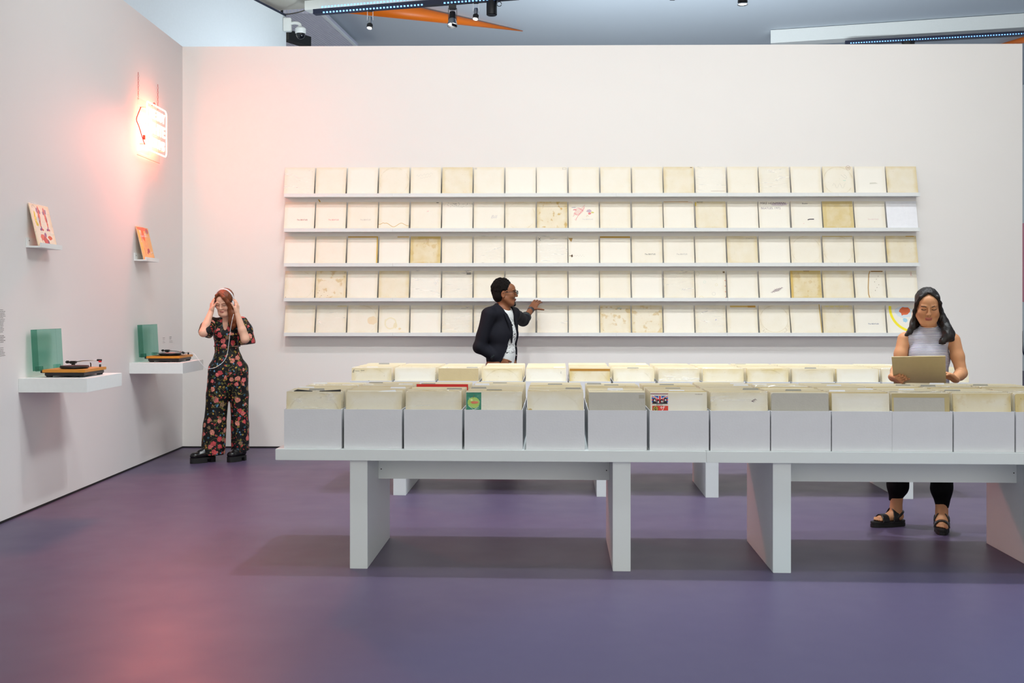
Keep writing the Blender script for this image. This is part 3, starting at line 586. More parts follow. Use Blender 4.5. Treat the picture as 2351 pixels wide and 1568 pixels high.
        if q == (3, 13):
            for x_, z_, r_, c_ in ((.04, .24, .036, (226, 222, 210)), (-.06, .19, .012, (206, 224, 214)), (.06, .16, .012, (222, 214, 170)), (.03, .065, .017, (202, 200, 194)), (-.13, .28, .02, (196, 200, 170)), (-.1, .02, .02, (224, 212, 150))): ringmark(o, x_, z_, r_, .0022, c_, 'stamp_mark')
            rect(o, .13, H-.024, .15, H-.006, (130, 106, 74))
            for j in range(4): rect(o, .145, .02+.06*j, .156, .032+.06*j, (210, 160, 130))
        if q == (3, 15):
            for j in range(5): stroke(o, [(-.04+.012*t_+.01*j, .078+.008*j+.003*t_+.005*(-1)**t_) for t_ in range(8)], .0045, (128, 110, 120))
            words(o, 'Bds.', .06, .012, .03, (150, 140, 140), shear=.4)
        if q == (3, 16): rect(o, -SW/2, 0, -SW/2+.022, H, (214, 182, 100), 'tape'); rect(o, -SW/2+.022, H-.014, SW/2, H, (214, 190, 120), 'tape'); rect(o, -.02, H-.006, .04, H, (150, 110, 50), 'tape', -.0028)
        if q == (3, 18): stroke(o, [(.012, H-.004), (-.004, .27), (-.012, .2), (-.02, .13), (-.022, .06), (-.01, .01)], .011, (184, 150, 96), 'tear_line'); rect(o, .02, H-.014, .14, H-.002, (150, 112, 56), 'tape'); [blob(o, .05+.02*(j % 3), .1+.03*j, .003, .004, (120, 100, 80), 'speck', j) for j in range(6)]
        if q == (3, 19): stroke(o, [(.09, H-.058), (.1, H-.04), (.108, H-.02), (.1, H-.012), (.092, H-.02), (.1, H-.04), (.11, H-.058)], .0022, (204, 110, 110))
        if q == (4, 1): rect(o, .06, H-.014, .157, H-.002, (226, 210, 160), 'tape')
        if q == (4, 2): blob(o, .1, .15, .05, .045, (232, 214, 180), 'stain', 3, j=.12)
        if q == (4, 3): ringmark(o, -.035, .12, .056, .013, (232, 224, 192), 'stain', jit=.03, seed=2); blob(o, .015, .1, .022, .03, (230, 220, 186), 'stain', 4); blob(o, .06, .06, .014, .012, (224, 206, 166), 'stain', 5, j=.4); blob(o, .09, .022, .045, .006, (230, 220, 186), 'stain', 6, j=.4); blob(o, -.09, .13, .008, .04, (232, 224, 192), 'stain', 7)
        if q == (4, 10): [blob(o, -.14+.05*(j % 6)+.01*math.sin(j*3), H-.02-.02*(j//3), .012, .006, (206, 182, 130), 'stain', j, j=.5) for j in range(6)]; words(o, 'allin', .04, H-.03, .03, (150, 190, 190), shear=.3)
        if q == (4, 13): stroke(o, [(.05, .15), (.055, .165), (.06, .155)], .004, (90, 100, 180))
        if q == (4, 14): rect(o, -.12, H-.02, .14, H-.002, (214, 182, 100), 'tape'); rect(o, .06, H-.022, .14, H-.002, (196, 150, 60), 'tape', -.0028)
        if q == (4, 15): ringmark(o, 0, .17, .142, .005, (222, 212, 184), 'stain', 180, 360); [blob(o, .1+.02*math.sin(j*7), .03+.01*(j % 5), .008, .005, (216, 206, 184), 'stain', j, j=.5) for j in range(5)]; [blob(o, -.1+.02*math.sin(j*5), .03+.01*(j % 4), .008, .005, (216, 206, 184), 'stain', j+9, j=.5) for j in range(4)]
        if q == (4, 16): rect(o, SW/2-.009, 0, SW/2, H, (190, 160, 80), 'spine_tape')
        if q == (4, 17): [rect(o, -.12+.05*j, H-.016-.004*(j % 2), -.085+.05*j, H-.002, (228, 216, 150), 'tape') for j in range(5)]; ringmark(o, .0, .235, .03, .002, (216, 212, 200), 'stain')
        if q == (4, 19):
            ringmark(o, .12, H-.04, .235, .026, (248, 232, 40), 'painted_ring', 172, 268); blob(o, .03, H-.065, .055, .045, (222, 106, 60), 'painted_patch', 5, -.0024, j=.3); blob(o, .03, H-.07, .1, .06, (214, 226, 232), 'painted_patch', 6, -.0019, j=.2); blob(o, .03, .155, .028, .022, (166, 214, 234), 'painted_patch', 8)
            blob(o, .13, .2, .03, .08, (238, 214, 196), 'painted_patch', 9)
# ---------------------------------------------------------------- left wall: turntable shelves, turntables, art sleeves, neon
LA = -math.atan(.0047)
def on_left(D, out, z): return Vector((LX(D)+out, D, z))
def left_D(px, out=0): return (WX0-.0047*WD0+out)/((px-CX)/F-.0047)
# local frame on the left wall: x = along the wall away from camera, y = into the wall, z = up  (front of a thing faces the room)
LR = (0, 0, math.pi/2+LA)
def left_empty(name, D, out, z, *a): o = empty(name, on_left(D, out, z), LR[2], *a); return o
RIM = lathe('platter', [(0, 0), (.090, 0), (.100, .004), (.100, .013), (.097, .0145), (.006, .0145), (.004, .021), (0, .022)], 36)
MATD = lathe('mat', [(0, .0145), (.097, .0145), (.097, .0175), (0, .0175)], 36)
RECORD = lathe('record', [(0, 0), (.151, 0), (.151, .0018), (.052, .0018), (.052, .0016), (0, .0016)], 48)
LAB = lathe('label', [(0, 0), (.05, 0), (.05, .0004), (0, .0004)], 32)
FOOT = lathe('foot', [(0, 0), (.020, 0), (.023, .006), (.020, .019), (0, .019)], 16)
KNOB = lathe('knob', [(0, 0), (.0075, 0), (.0075, .018), (.0065, .0195), (0, .0195)], 14)
def turntable(Dn, z, label, with_record, arm_up):
    # near side at depth Dn; origin at the wall-side near corner, x along the wall, -y towards the room
    w, dp = .395, .302
    r = left_empty('turntable', Dn, .118, z, label, 'turntable', 'turntables on the wall shelves')
    link('plinth', boxmesh('plinth', (0, -dp, .034), (w, 0, .054), .0015), 'wood', r)
    link('chassis', boxmesh('chassis', (.012, -dp+.012, .010), (w-.012, -.012, .0335), .003), 'plasticblack', r)
    for x in (.04, w-.04):
        for y in (-.035, -dp+.035): link('foot', FOOT, 'rubber', r, (x, y, .0005))
    px_, py_ = .155, -.165
    pl = link('platter', RIM, 'plasticblack', r, (px_, py_, .0575)); link('slip_mat', MATD, 'rubber', pl)
    # pivot and arm on the far rear corner
    link('arm_base', lathe('armbase', [(0, 0), (.026, 0), (.026, .006), (.014, .010), (.012, .034), (0, .034)], 18), 'plasticblack', r, (.325, -.085, .0545))
    zt = .102 if arm_up else .092
    link('arm_gimbal', boxmesh('gimbal', (.305, -.105, .080), (.345, -.062, .100), .004), 'plasticblack', r)
    link('counterweight', boxmesh('cw', (.313, -.058, .082), (.337, -.028, .102), .006), 'plasticblack', r)
    end = Vector((.285, -.285, zt+.006)) if arm_up else Vector((.215, -.262, .081))
    arm = link('tone_arm', tube('arm', [(.325, -.085, .091), (.318, -.16, (.091+end.z)/2+.002), end], .0035), 'metal', r)
    hs = Vector((.0, -.0, 0)); d = (end-Vector((.318, -.16, zt))).normalized()
    link('head_shell', tube('headshell', [end-d*.008, end+d*.028], .008, 6, r_end=.006), 'plasticblack', arm)
    link('cartridge', boxmesh('cart', (end.x-.008+d.x*.014, end.y+d.y*.014-.010, end.z-.016), (end.x+.008+d.x*.014, end.y+d.y*.014+.008, end.z-.003), .001), 'redcable' if arm_up else 'plasticblack', arm)
    link('arm_rest', tube('rest', [(.36, -.2, .0545), (.36, -.2, .078), (.352, -.2, .084)], .004), 'plasticblack', r)
    link('speed_knob', KNOB, 'plasticblack', r, (.352, -dp+.03, .0545))
    for x in (.05, w-.05): link('hinge', boxmesh('hinge', (x-.016, -.002, .028), (x+.016, .028, .046), .002), 'plasticblack', r)
    # raised dust cover, open side to the room
    cw, ch, cd, tt = .405, .292, .042, .0022
    bm = bmesh.new(); x0 = -.005
    for lo, hi in (((x0, 0, 0), (x0+cw, tt, ch)), ((x0, -cd, 0), (x0+tt, 0, ch)), ((x0+cw-tt, -cd, 0), (x0+cw, 0, ch)), ((x0+tt, -cd, ch-tt), (x0+cw-tt, 0, ch)), ((x0+tt, -cd, 0), (x0+cw-tt, 0, tt))): bbox(bm, lo, hi)
    cv = link('dust_cover', bmdone(bm, 'cover'), 'teal_acrylic', r, (0, .062, .044), (-.055, 0, 0))
    for x in (.05, w-.05): link('hinge_block', boxmesh('hb', (x-.022, -.040, -.006), (x+.022, .0, .030), .002), 'teal_acrylic', cv)
    if with_record:
        o = tag(link('vinyl_record', RECORD, mat('black_vinyl', (12, 12, 13), .22), None, r.matrix_basis @ Vector((px_, py_, .0575+.0182)), (0, 0, 0)), 'black vinyl record with pink centre label on the turntable', 'record')
        link('centre_label', LAB, paint((226, 150, 140)), o, (0, 0, .0019))
    return r
for Dn, ln, nm in ((7.423, .655, 'beside the wall text, under the blue-red figure sleeve'), (9.549, .62, 'next to the woman, under the orange sleeve')):
    r = left_empty('floating_shelf', Dn, .0005, .862, 'thick white floating shelf '+nm, 'shelf', 'turntable shelves')
    link('shelf_board', boxmesh('shelf', (0, -.478, 0), (ln, 0, .097), .001), 'white', r)
    for x in (.16, .2): link('fixing_hole', lathe('hole', [(0, 0), (.003, 0), (.003, .0006), (0, .0006)], 8), 'black', r, (x, -.05-.2*(x-.16), -.0008))
turntable(7.53, .9602, 'amber-edged turntable with bare platter and red cartridge under teal lid', False, True)
tt2 = turntable(9.645, .9602, 'amber-edged turntable playing a record beside the red-haired woman', True, False)
# art ledges
def art_ledge(Dn, label):
    r = left_empty('picture_ledge', Dn, .0005, 1.8775, label, 'shelf', 'short ledges on the left wall')
    link('shelf_board', boxmesh('b', (0, -.112, 0), (.343, 0, .012)), 'white', r); link('front_lip', boxmesh('l', (0, -.112, .0122), (.343, -.100, .034)), 'white', r)
    link('back_rail', boxmesh('k', (0, -.010, .0122), (.343, 0, .072)), 'white', r)
    for x in (.03, .31): link('screw', lathe('s', [(0, 0), (.004, 0), (.004, .001), (0, .001)], 8), 'black', r, (x, -.0102, .05), (math.pi/2, 0, 0))
art_ledge(7.535, 'short white ledge holding the pale sleeve of red and purple figures'); art_ledge(9.663, 'short white ledge holding the orange painted sleeve')
la = math.asin(.072/SW)
def art(Dn, label, age):
    loc = on_left(Dn+.014+SW/2, .0825, 1.8775+.0135)
    o = sleeve(loc, (-la, 0, LR[2]), label, 'decorated sleeves on the left wall', age, poly=True); return o
o = art(7.535, 'pale sleeve drawn with red and purple dancing figures on wall ledge', .3)
red, red2, pur, yel = (222, 116, 100), (206, 92, 90), (140, 92, 140), (222, 206, 70)
def fig(o, cx, cz, s, flip, seed):
    for dx, dz, rx, rz, c in ((0, .028, .014, .036, red), (flip*-.008, .075, .010, .024, red2), (flip*.014, .072, .009, .018, pur), (flip*-.022, .062, .008, .014, pur), (flip*.006, -.012, .009, .026, red), (flip*.002, -.042, .008, .012, pur), (-.012, -.052, .014, .008, pur), (.012, -.052, .012, .008, red2), (flip*.010, .02, .006, .024, pur)):
        blob(o, cx+dx*s, cz+dz*s, rx*s, rz*s, c, 'drawn_figure', seed, -.0022, 12, .18); seed += 1
fig(o, -.035, .185, 1.15, -1, 11); fig(o, .07, .185, 1.1, 1, 31)
blob(o, -.10, .205, .014, .055, yel, 'drawn_patch', 2); blob(o, -.088, .16, .018, .014, yel, 'drawn_patch', 3); ringmark(o, -.095, .285, .018, .002, (110, 110, 130), 'drawn_line', 0, 200)
blob(o, -.05, .065, .034, .024, red, 'drawn_figure', 5); blob(o, -.01, .045, .036, .026, red2, 'drawn_figure', 6); blob(o, .0, .085, .02, .022, pur, 'drawn_figure', 7, j=.5); blob(o, .03, .03, .014, .026, pur, 'drawn_figure', 8); blob(o, .07, .07, .034, .016, (216, 100, 70), 'drawn_figure', 9)
stroke(o, [(-.07, .09), (-.075, .05), (-.06, .02), (-.04, .012)], .003, pur, 'drawn_line')
o = art(9.663, 'orange and yellow painted sleeve with red splashes on wall ledge', .5)
rect(o, -SW/2+.001, .001, SW/2-.001, SW-.001, (232, 182, 120), 'painted_ground', -.0022, .0003)
Y = -.0026
blob(o, -.115, .17, .02, .12, (236, 196, 90), 'painted_patch', 1, Y, j=.15); blob(o, -.02, .235, .03, .065, (240, 110, 70), 'painted_patch', 2, Y-.0004, j=.25); blob(o, 0, .292, .14, .016, (232, 120, 90), 'painted_patch', 3, Y); blob(o, .1, .28, .04, .024, (186, 100, 104), 'painted_patch', 4, Y-.0005, j=.35)
blob(o, -.085, .26, .018, .03, (238, 208, 190), 'painted_patch', 5, Y); blob(o, -.075, .215, .012, .04, (204, 140, 140), 'painted_patch', 6, Y); blob(o, .03, .088, .035, .024, (176, 76, 84), 'painted_patch', 7, Y, j=.35); blob(o, .0, .065, .02, .01, (190, 100, 96), 'painted_patch', 8, Y)
for j in range(4): stroke(o, [(-.03+.028*j+.005*math.sin(t_*2+j), .19-.014*t_) for t_ in range(8)], .004, (226, 136, 110), 'painted_line', Y)
stroke(o, [(-.07, .11), (-.06, .07), (-.065, .04)], .006, (206, 96, 80), 'painted_line', Y)
# neon sign
nd0, nd1, nz0, nz1, off = 9.73, 10.27, 2.90, 3.335, .095
ns = left_empty('neon_sign', nd0, 0, nz0, 'glowing pink white neon sign hung on chains high on the left wall', 'neon sign')
wN, hN = nd1-nd0, nz1-nz0
link('acrylic_panel', boxmesh('panel', (-.035, -.022, -.055), (wN+.03, -.016, hN+.03), .001), 'clear_acrylic', ns)
link('panel_edge', boxmesh('pe', (-.035, -.023, -.057), (wN+.03, -.015, -.055)), paint((236, 170, 150)), ns)
pts = []; r_ = .045
for cx_, cz_, a0 in ((wN-r_, r_, -90), (wN-r_, hN-r_, 0), (r_*.5, hN-r_*.5, 90), (r_*.5, r_*.5, 180)):
    rr = r_ if cx_ > wN/2 else r_*.5
    for k in range(5): a = math.radians(a0+22.5*k); pts.append((cx_+rr*math.cos(a), -off, cz_+rr*math.sin(a)))
link('border_tube', tube('border', pts, .0065, 8, True), 'neon', ns)
for s, z, sz in (('WE BUY', .345, .118), ('WHITE', .215, .142), ('ALBUMS', .082, .116)):
    link('letter_tube', textmesh(s, sz, outline=True, bevel=.0048), 'neon', ns, (wN/2, -off, z), XZ)
for x, z in ((.02, .05), (wN-.02, .05), (.02, hN-.05), (wN-.02, hN-.05), (wN/2, .15), (wN/2, .28)): link('standoff', tube('so', [(x, -.022, z), (x, -off+.004, z)], .004, 6), paint((250, 200, 180)), ns)
for x in (-.01, wN-.02):
    ch = []
    for j in range(9):
        a = j*.022; bmx = Matrix.Translation((x, -.019, hN+.075+a)) @ Matrix.Rotation(math.pi/2*(j % 2), 4, 'Z')
        ch.append([bmx @ Vector((.006*math.cos(t_*math.pi/4), 0, .012*math.sin(t_*math.pi/4))) for t_ in range(8)])
    bm = bmesh.new()
    for c_ in ch:
        me = tube('l', c_, .0016, 5, True); bm.from_mesh(me)
    link('chain', bmdone(bm, 'chain', True), 'chain', ns)
    link('s_hook', tube('hook', [(x+.012*math.cos(t_), -.019, hN+.055+.012*math.sin(t_)) for t_ in [i*.45 for i in range(14)]]+[(x+.006, -.019, hN+.036), (x-.008, -.019, hN+.026), (x, -.019, hN+.016), (x+.012, -.019, hN+.024)], .0018, 5), 'chain', ns)
link('power_cable', tube('cable', smooth_path([(-.03, -.05, hN-.06), (-.05, -.03, hN-.13), (-.085, -.03, hN-.185), (-.05, -.04, hN-.24), (-.015, -.06, hN-.34), (.0, -.075, hN-.395)], 6), .0042, 6), 'redcable', ns)
link('cable_loop', tube('cl', smooth_path([(wN*.3, -off+.01, hN-.01), (wN*.36, -off, hN+.022), (wN*.44, -off+.005, hN-.005)], 5), .004, 6), 'redcable', ns)
link('cable_clip', boxmesh('clip', (-.012, -.082, .085), (.004, -.06, .125), .002), paint((214, 84, 60)), ns)
nl = spot('neon_fill_spot', on_left(10.0, .14, 3.1), (-.6, 6.0, 0), 400*LG['nspot'], (1, .22, .16), 130, .8, .2)  # unseen spot added at the sign to carry its pink onto the floor
# printed wall texts
def textblock(name, D0, D1, blocks, label, col=(120, 114, 112), ragged=.06, group=None):
    r = left_empty(name, D0, .0003, 0, label, 'wall text', group)
    for zs in blocks:
        bm = bmesh.new(); rr = random.Random(len(zs))
        for z, hh in zs:
            x = 0; end = (D1-D0)*(1-rr.uniform(0, ragged))
            while x < end-.002:
                wd = min(rr.uniform(.008, .03), end-x); bbox(bm, (x, -.0008, z), (x+wd, -.0002, z+hh)); x += wd+.005
        tag(link('text_block', bmdone(bm, 't'), paint(col), r), kind='stuff')
dz = 1.45-(712-HY)*7.25/F
textblock('wall_text', 6.62, 7.236, [[(dz-.0106*i, .0034) for i in range(15)], [(dz-.175-.0106*i, .0042) for i in range(5)], [(dz-.256-.0106*i, .0034) for i in range(6)]], 'block of small grey printed text on the left wall')
z2 = 1.45-(776-HY)*10.5/F
textblock('wall_caption', left_D(373.5), left_D(379.5), [[(z2, .005), (z2-.014, .003), (z2-.033, .003), (z2-.047, .003)]], 'small grey wall caption nearer the turntable lid', (150, 144, 142), .5, 'captions by the second turntable')
textblock('wall_caption', left_D(389), left_D(396), [[(z2+.004, .005), (z2-.008, .003), (z2-.016, .003), (z2-.036, .003), (z2-.05, .003)]], 'small grey wall caption nearer the room corner', (150, 144, 142), .5, 'captions by the second turntable')
# ---------------------------------------------------------------- overhead: soffit, ribbed panel, beams, tracks, lamps
def on_z(px, py, z): D = (z-EYE)*F/(HY-py); return P(px, py, D)
def slabpoly(name, pts, th, m):
    bm = bmesh.new(); a = [bm.verts.new(p) for p in pts]; c = [bm.verts.new(p+Vector((0, 0, th))) for p in pts]; k = len(pts); bm.faces.new(a); bm.faces.new(c[::-1])
    for i in range(k): bm.faces.new((a[i], c[i], c[(i+1) % k], a[(i+1) % k]))
    return link(name, bmdone(bm, name), m)
def beam(bm, a, b_, w, h):
    d = (b_-a).normalized(); u = d.cross(Vector((0, 0, 1))).normalized()*w/2; hz = Vector((0, 0, h))
    vs = [bm.verts.new(p) for p in (a-u, a+u, a+u+hz, a-u+hz, b_-u, b_+u, b_+u+hz, b_-u+hz)]
    for f in ((0, 3, 2, 1), (4, 5, 6, 7), (0, 1, 5, 4), (1, 2, 6, 5), (2, 3, 7, 6), (3, 0, 4, 7)): bm.faces.new([vs[i] for i in f])
def beamobj(name, a, b_, w, h, m, parent=None):
    bm = bmesh.new(); beam(bm, a, b_, w, h); return link(name, bmdone(bm, name), m, parent)
tag(slabpoly('ceiling_soffit', [on_z(560, -40, 5.45), on_z(600, 6, 5.45), on_z(640, 24, 5.45), on_z(707, 19, 5.45), on_z(1010, -6, 5.45), on_z(1000, -60, 5.45)], .2, 'cream'), 'off-white lowered soffit above the tall wall', kind='structure')
m = mat('ribbed_panel', (205, 208, 226), .6); M['rib'] = m
n = m.node_tree.nodes; L = m.node_tree.links; tc = n.new('ShaderNodeTexCoord'); mp = n.new('ShaderNodeMapping'); mp.inputs['Rotation'].default_value = (0, 0, math.radians(12)); wv = n.new('ShaderNodeTexWave'); wv.inputs['Scale'].default_value = 5.5
bp = n.new('ShaderNodeBump'); bp.inputs['Strength'].default_value = .6; bp.inputs['Distance'].default_value = .05
L.new(tc.outputs['Object'], mp.inputs[0]); L.new(mp.outputs[0], wv.inputs['Vector']); L.new(wv.outputs['Fac'], bp.inputs['Height']); L.new(bp.outputs[0], n['Principled BSDF'].inputs['Normal'])
tag(slabpoly('ceiling_ribbed', [on_z(600, 28, 6.45), on_z(738, 32, 6.45), on_z(822, 112, 6.45), on_z(640, 112, 6.45)], .1, 'rib'), 'ribbed pale lilac ceiling panel behind the lighting beam', kind='structure')
tag(beamobj('trim_2', on_z(738, 33, 6.43), on_z(822, 112, 6.43), .05, .03, 'bluewall'), 'pale edge strip of the ribbed ceiling panel', kind='structure')
a, b_ = on_z(706, 27, 5.28), on_z(1190, -14, 5.28)
r = empty('lighting_beam', a, 0, 'white lighting beam with blue light strips over the partition', 'beam')
o = beamobj('beam_casing', a-a, b_-a, .16, .12, 'white', r); dd = (b_-a).normalized(); uu = dd.cross(Vector((0, 0, 1))).normalized()
sg = -1 if uu.y > 0 else 1
def ledrow(parent, base, length, side, z, n0, t0=.1):
    bm = bmesh.new()
    for i in range(n0):
        t = t0+i*.045
        if t > length: break
        p = dd*t+uu*side; q = Matrix.Translation(base+p+Vector((0, 0, z))); bbox(bm, (-.011, -.004, -.009), (.011, .004, .009), q)
    tag(link('light_strip', bmdone(bm, 'led'), 'led', parent), kind='stuff')
ledrow(r, Vector((0, 0, 0)), 1.9, sg*.081, .02, 34, .25); ledrow(r, Vector((0, 0, 0)), 3.0, sg*.081, .02, 14, 2.05)
a2, b2 = on_z(722, 34, 5.16), on_z(1190, -2, 5.16)
r2 = empty('lighting_track', a2, 0, 'dark lighting track carrying small spotlights', 'lighting track'); beamobj('track_rail', a2-a2, b2-a2, .09, .06, 'track', r2)
dd = (b2-a2).normalized(); uu = dd.cross(Vector((0, 0, 1))).normalized(); ledrow(r2, Vector((0, 0, 0)), 2.2, sg*.047, .008, 30, .15); ledrow(r2, Vector((0, 0, 0)), 3.4, sg*.047, .008, 16, 1.75)
tag(link('power_lead', tube('pl', smooth_path([on_z(630, 27, 5.4), on_z(655, 33, 5.36), on_z(690, 27, 5.32), on_z(705, 20, 5.3)], 6), .008, 6), 'plasticblack'), 'black power lead looping to the lighting beam', 'cable')
def track_pt(px): 
    k = (px-CX)/F; e = b2-a2; t = (k*a2.y-a2.x)/(e.x-k*e.y); return a2+e*t
def small_spot(px, length, label, tiltx):
    p = track_pt(px); r = empty('track_spotlight', p, 0, label, 'spotlight', 'spotlights on the dark track')
    link('adapter', boxmesh('ad', (-.03, -.03, -.012), (.03, .03, -.0005), .003), 'plasticblack', r)
    for s in (-1, 1): link('yoke_arm', boxmesh('yk', (s*.034-.003, -.008, -length*.62), (s*.034+.003, .008, -.012)), 'metal', r)
    link('housing', lathe('hs', [(0, 0), (.022, 0), (.026, -.02), (.026, -length*.45), (0, -length*.45)], 16), 'metal', r, (0, 0, -length*.42), (tiltx, 0, 0))
    hd = link('lamp_head', boxmesh('lh', (-.034, -.034, -.05), (.034, .034, 0), .008), 'plasticblack', r, (0, 0, -length*.86), (tiltx, .15, 0))
    link('lens', lathe('ln', [(0, -.0505), (.029, -.0505), (.029, -.056), (0, -.058)], 16), 'lamp', hd)
small_spot(850, .20, 'slim silver spotlight alone at the end of the dark track', -.25); small_spot(1093, .18, 'slim silver spotlight between the flared lamp and black cylinder', -.25)
p = track_pt(1039); r = empty('track_spotlight', p, 0, 'black flared spotlight with bright lens in front of the orange pole', 'spotlight', 'spotlights on the dark track')
link('adapter', boxmesh('ad', (-.045, -.04, -.065), (.045, .04, -.0005), .008), 'plasticblack', r)
for s in (-1, 1): link('yoke_arm', boxmesh('yk', (s*.05-.003, -.008, -.20), (s*.05+.003, .008, -.05)), 'plasticblack', r)
hd = link('housing', lathe('hs', [(0, 0), (.035, 0), (.04, -.03), (.046, -.10), (0, -.10)], 20), 'plasticblack', r, (0, -.0, -.10), (-.3, 0, 0))
link('reflector', lathe('rf', [(.044, -.10), (.064, -.185), (.062, -.185), (.042, -.102)], 20), 'metal', hd); link('lens', lathe('ln', [(0, -.128), (.045, -.128), (.045, -.134), (0, -.136)], 20), 'lamp', hd)
link('barn_door', boxmesh('bd', (.05, -.03, -.16), (.115, .03, -.155)), 'plasticblack', hd, (0, 0, 0), (0, .35, 0))
p = track_pt(1129); r = empty('track_spotlight', p, 0, 'matt black cylinder lamp hanging at the end of the row', 'spotlight', 'spotlights on the dark track')
link('housing', lathe('hs', [(0, 0), (.06, 0), (.064, -.012), (.064, -.165), (.056, -.172), (0, -.165)], 24), 'plasticblack', r, (0, 0, -.0005)); link('safety_loop', tube('sl', [(.09+.028*math.cos(i*.5), 0, -.035+.028*math.sin(i*.5)) for i in range(13)], .004, 6), 'plasticblack', r)
p = P(1705, 11, 13.2); r = empty('track_spotlight', p, 0, 'wide bright spotlight apart from the others above the plain wall', 'spotlight')
link('housing', lathe('hs', [(0, .2), (.05, .2), (.06, .05), (.062, .03), (0, .03)], 20), 'plasticblack', r); link('reflector', lathe('rf', [(.05, .03), (.066, 0), (.064, 0), (.048, .03)], 20), 'metal', r); link('lens', lathe('ln', [(0, .02), (.05, .02), (.05, .008), (0, .004)], 20), 'lamp', r)
link('yoke_arm', tube('yk', [(0, 0, .2), (0, 0, 1.75)], .008, 6), 'plasticblack', r)
p = P(1544, -2, 13.2); r = empty('track_spotlight', p, 0, 'small dark lamp just showing above the plain wall', 'spotlight'); link('housing', boxmesh('h', (-.035, -.03, -.01), (.035, .03, .12), .006), 'track', r); link('yoke_arm', tube('yk', [(0, 0, .12), (0, 0, 1.75)], .008, 6), 'plasticblack', r)
# orange poles through the ceiling
def pole(a, b_, r0, r1, label): tag(link('orange_pole', tube('pole', [a, (a+b_)/2, b_], r0, 24, r_end=r1), 'orange'), label, 'pole', 'orange poles')
pole(on_z(1200, 71.5, 6.58), on_z(800, 6, 6.40), .006, .17, 'tapering orange pole slanting past the spotlights'); pole(on_z(2290, 104, 6.57), on_z(2480, 66, 6.41), .01, .16, 'tapering orange pole beyond the free end of the wall')
# right hand soffit and track
bm = bmesh.new(); beam(bm, on_z(1770, 103.5, 6.35), on_z(2600, 51, 6.35), .3, .24); tag(link('trim_3', bmdone(bm, 'b'), 'white'), 'white ceiling upstand above the right of the wall', kind='structure')
a3, b3 = on_z(1940, 104, 6.2), on_z(2600, 68, 6.2); r3 = empty('lighting_track', a3, 0, 'dark blue lighting track under the white ceiling upstand', 'lighting track'); beamobj('track_rail', a3-a3, b3-a3, .12, .07, 'track', r3)
dd = (b3-a3).normalized(); uu = dd.cross(Vector((0, 0, 1))).normalized(); sg = -1 if uu.y > 0 else 1; ledrow(r3, Vector((0, 0, 0)), 5.5, sg*.062, .02, 110, .1)
k = a3+(b3-a3)*.23; r = empty('track_spotlight', k, 0, 'stubby dark lamp under the far blue track', 'spotlight'); link('housing', lathe('h', [(0, 0), (.11, 0), (.11, -.06), (.09, -.16), (0, -.16)], 20), 'plasticblack', r, (0, 0, -.0005))
# dome camera on the tall wall corner
r = empty('security_camera', P(660, 55, 13.9), 0, 'white dome security camera on the tall wall corner', 'camera')
link('wall_plate', boxmesh('wp', (-.06, .0, -.09), (.045, .08, .085), .008), 'white', r)
link('arm', tube('arm', smooth_path([(.04, .03, .015), (.10, .03, .02), (.15, .03, .005), (.165, .03, -.05)], 5), .022, 12), 'white', r)
link('dome_housing', lathe('dh', [(0, 0), (.05, 0), (.07, -.02), (.07, -.075), (.062, -.085), (0, -.085)], 24), 'white', r, (.165, .03, -.035)); link('dome_glass', lathe('dg', [(.06, -.085), (.056, -.115), (.04, -.14), (.018, -.152), (0, -.155)], 24), mat('dark_dome', (20, 22, 28), .08), r, (.165, .03, -.035))
r = empty('truss_bar', P(655, 92, 15.2), 0, 'short black truss bar behind the dome camera', 'truss'); beamobj('bar', Vector((0, 0, 0)), P(706, 108, 15.6)-P(655, 92, 15.2), .14, .14, 'black', r); link('hanger', tube('hg', [(-.05, .0, .1), (-.05, .0, 6.6-r.location.z)], .02, 6), 'black', r)
# sliver past the free end of the back wall
tag(link('pink_panel', boxmesh('pp', (11.76, 22.6, 1.59), (11.799, 24.615, 3.4))  , paint((226, 150, 170))), 'pink panel glimpsed past the free end of the wall', 'panel')
tag(link('wall_drawing', tube('wd', smooth_path([(11.785, 24.66, .92), (11.785, 24.6, .42), (11.785, 24.3, .36), (11.785, 23.6, .6)], 6), .015, 6), 'track'), 'dark curved line artwork past the free end of the wall', 'artwork')
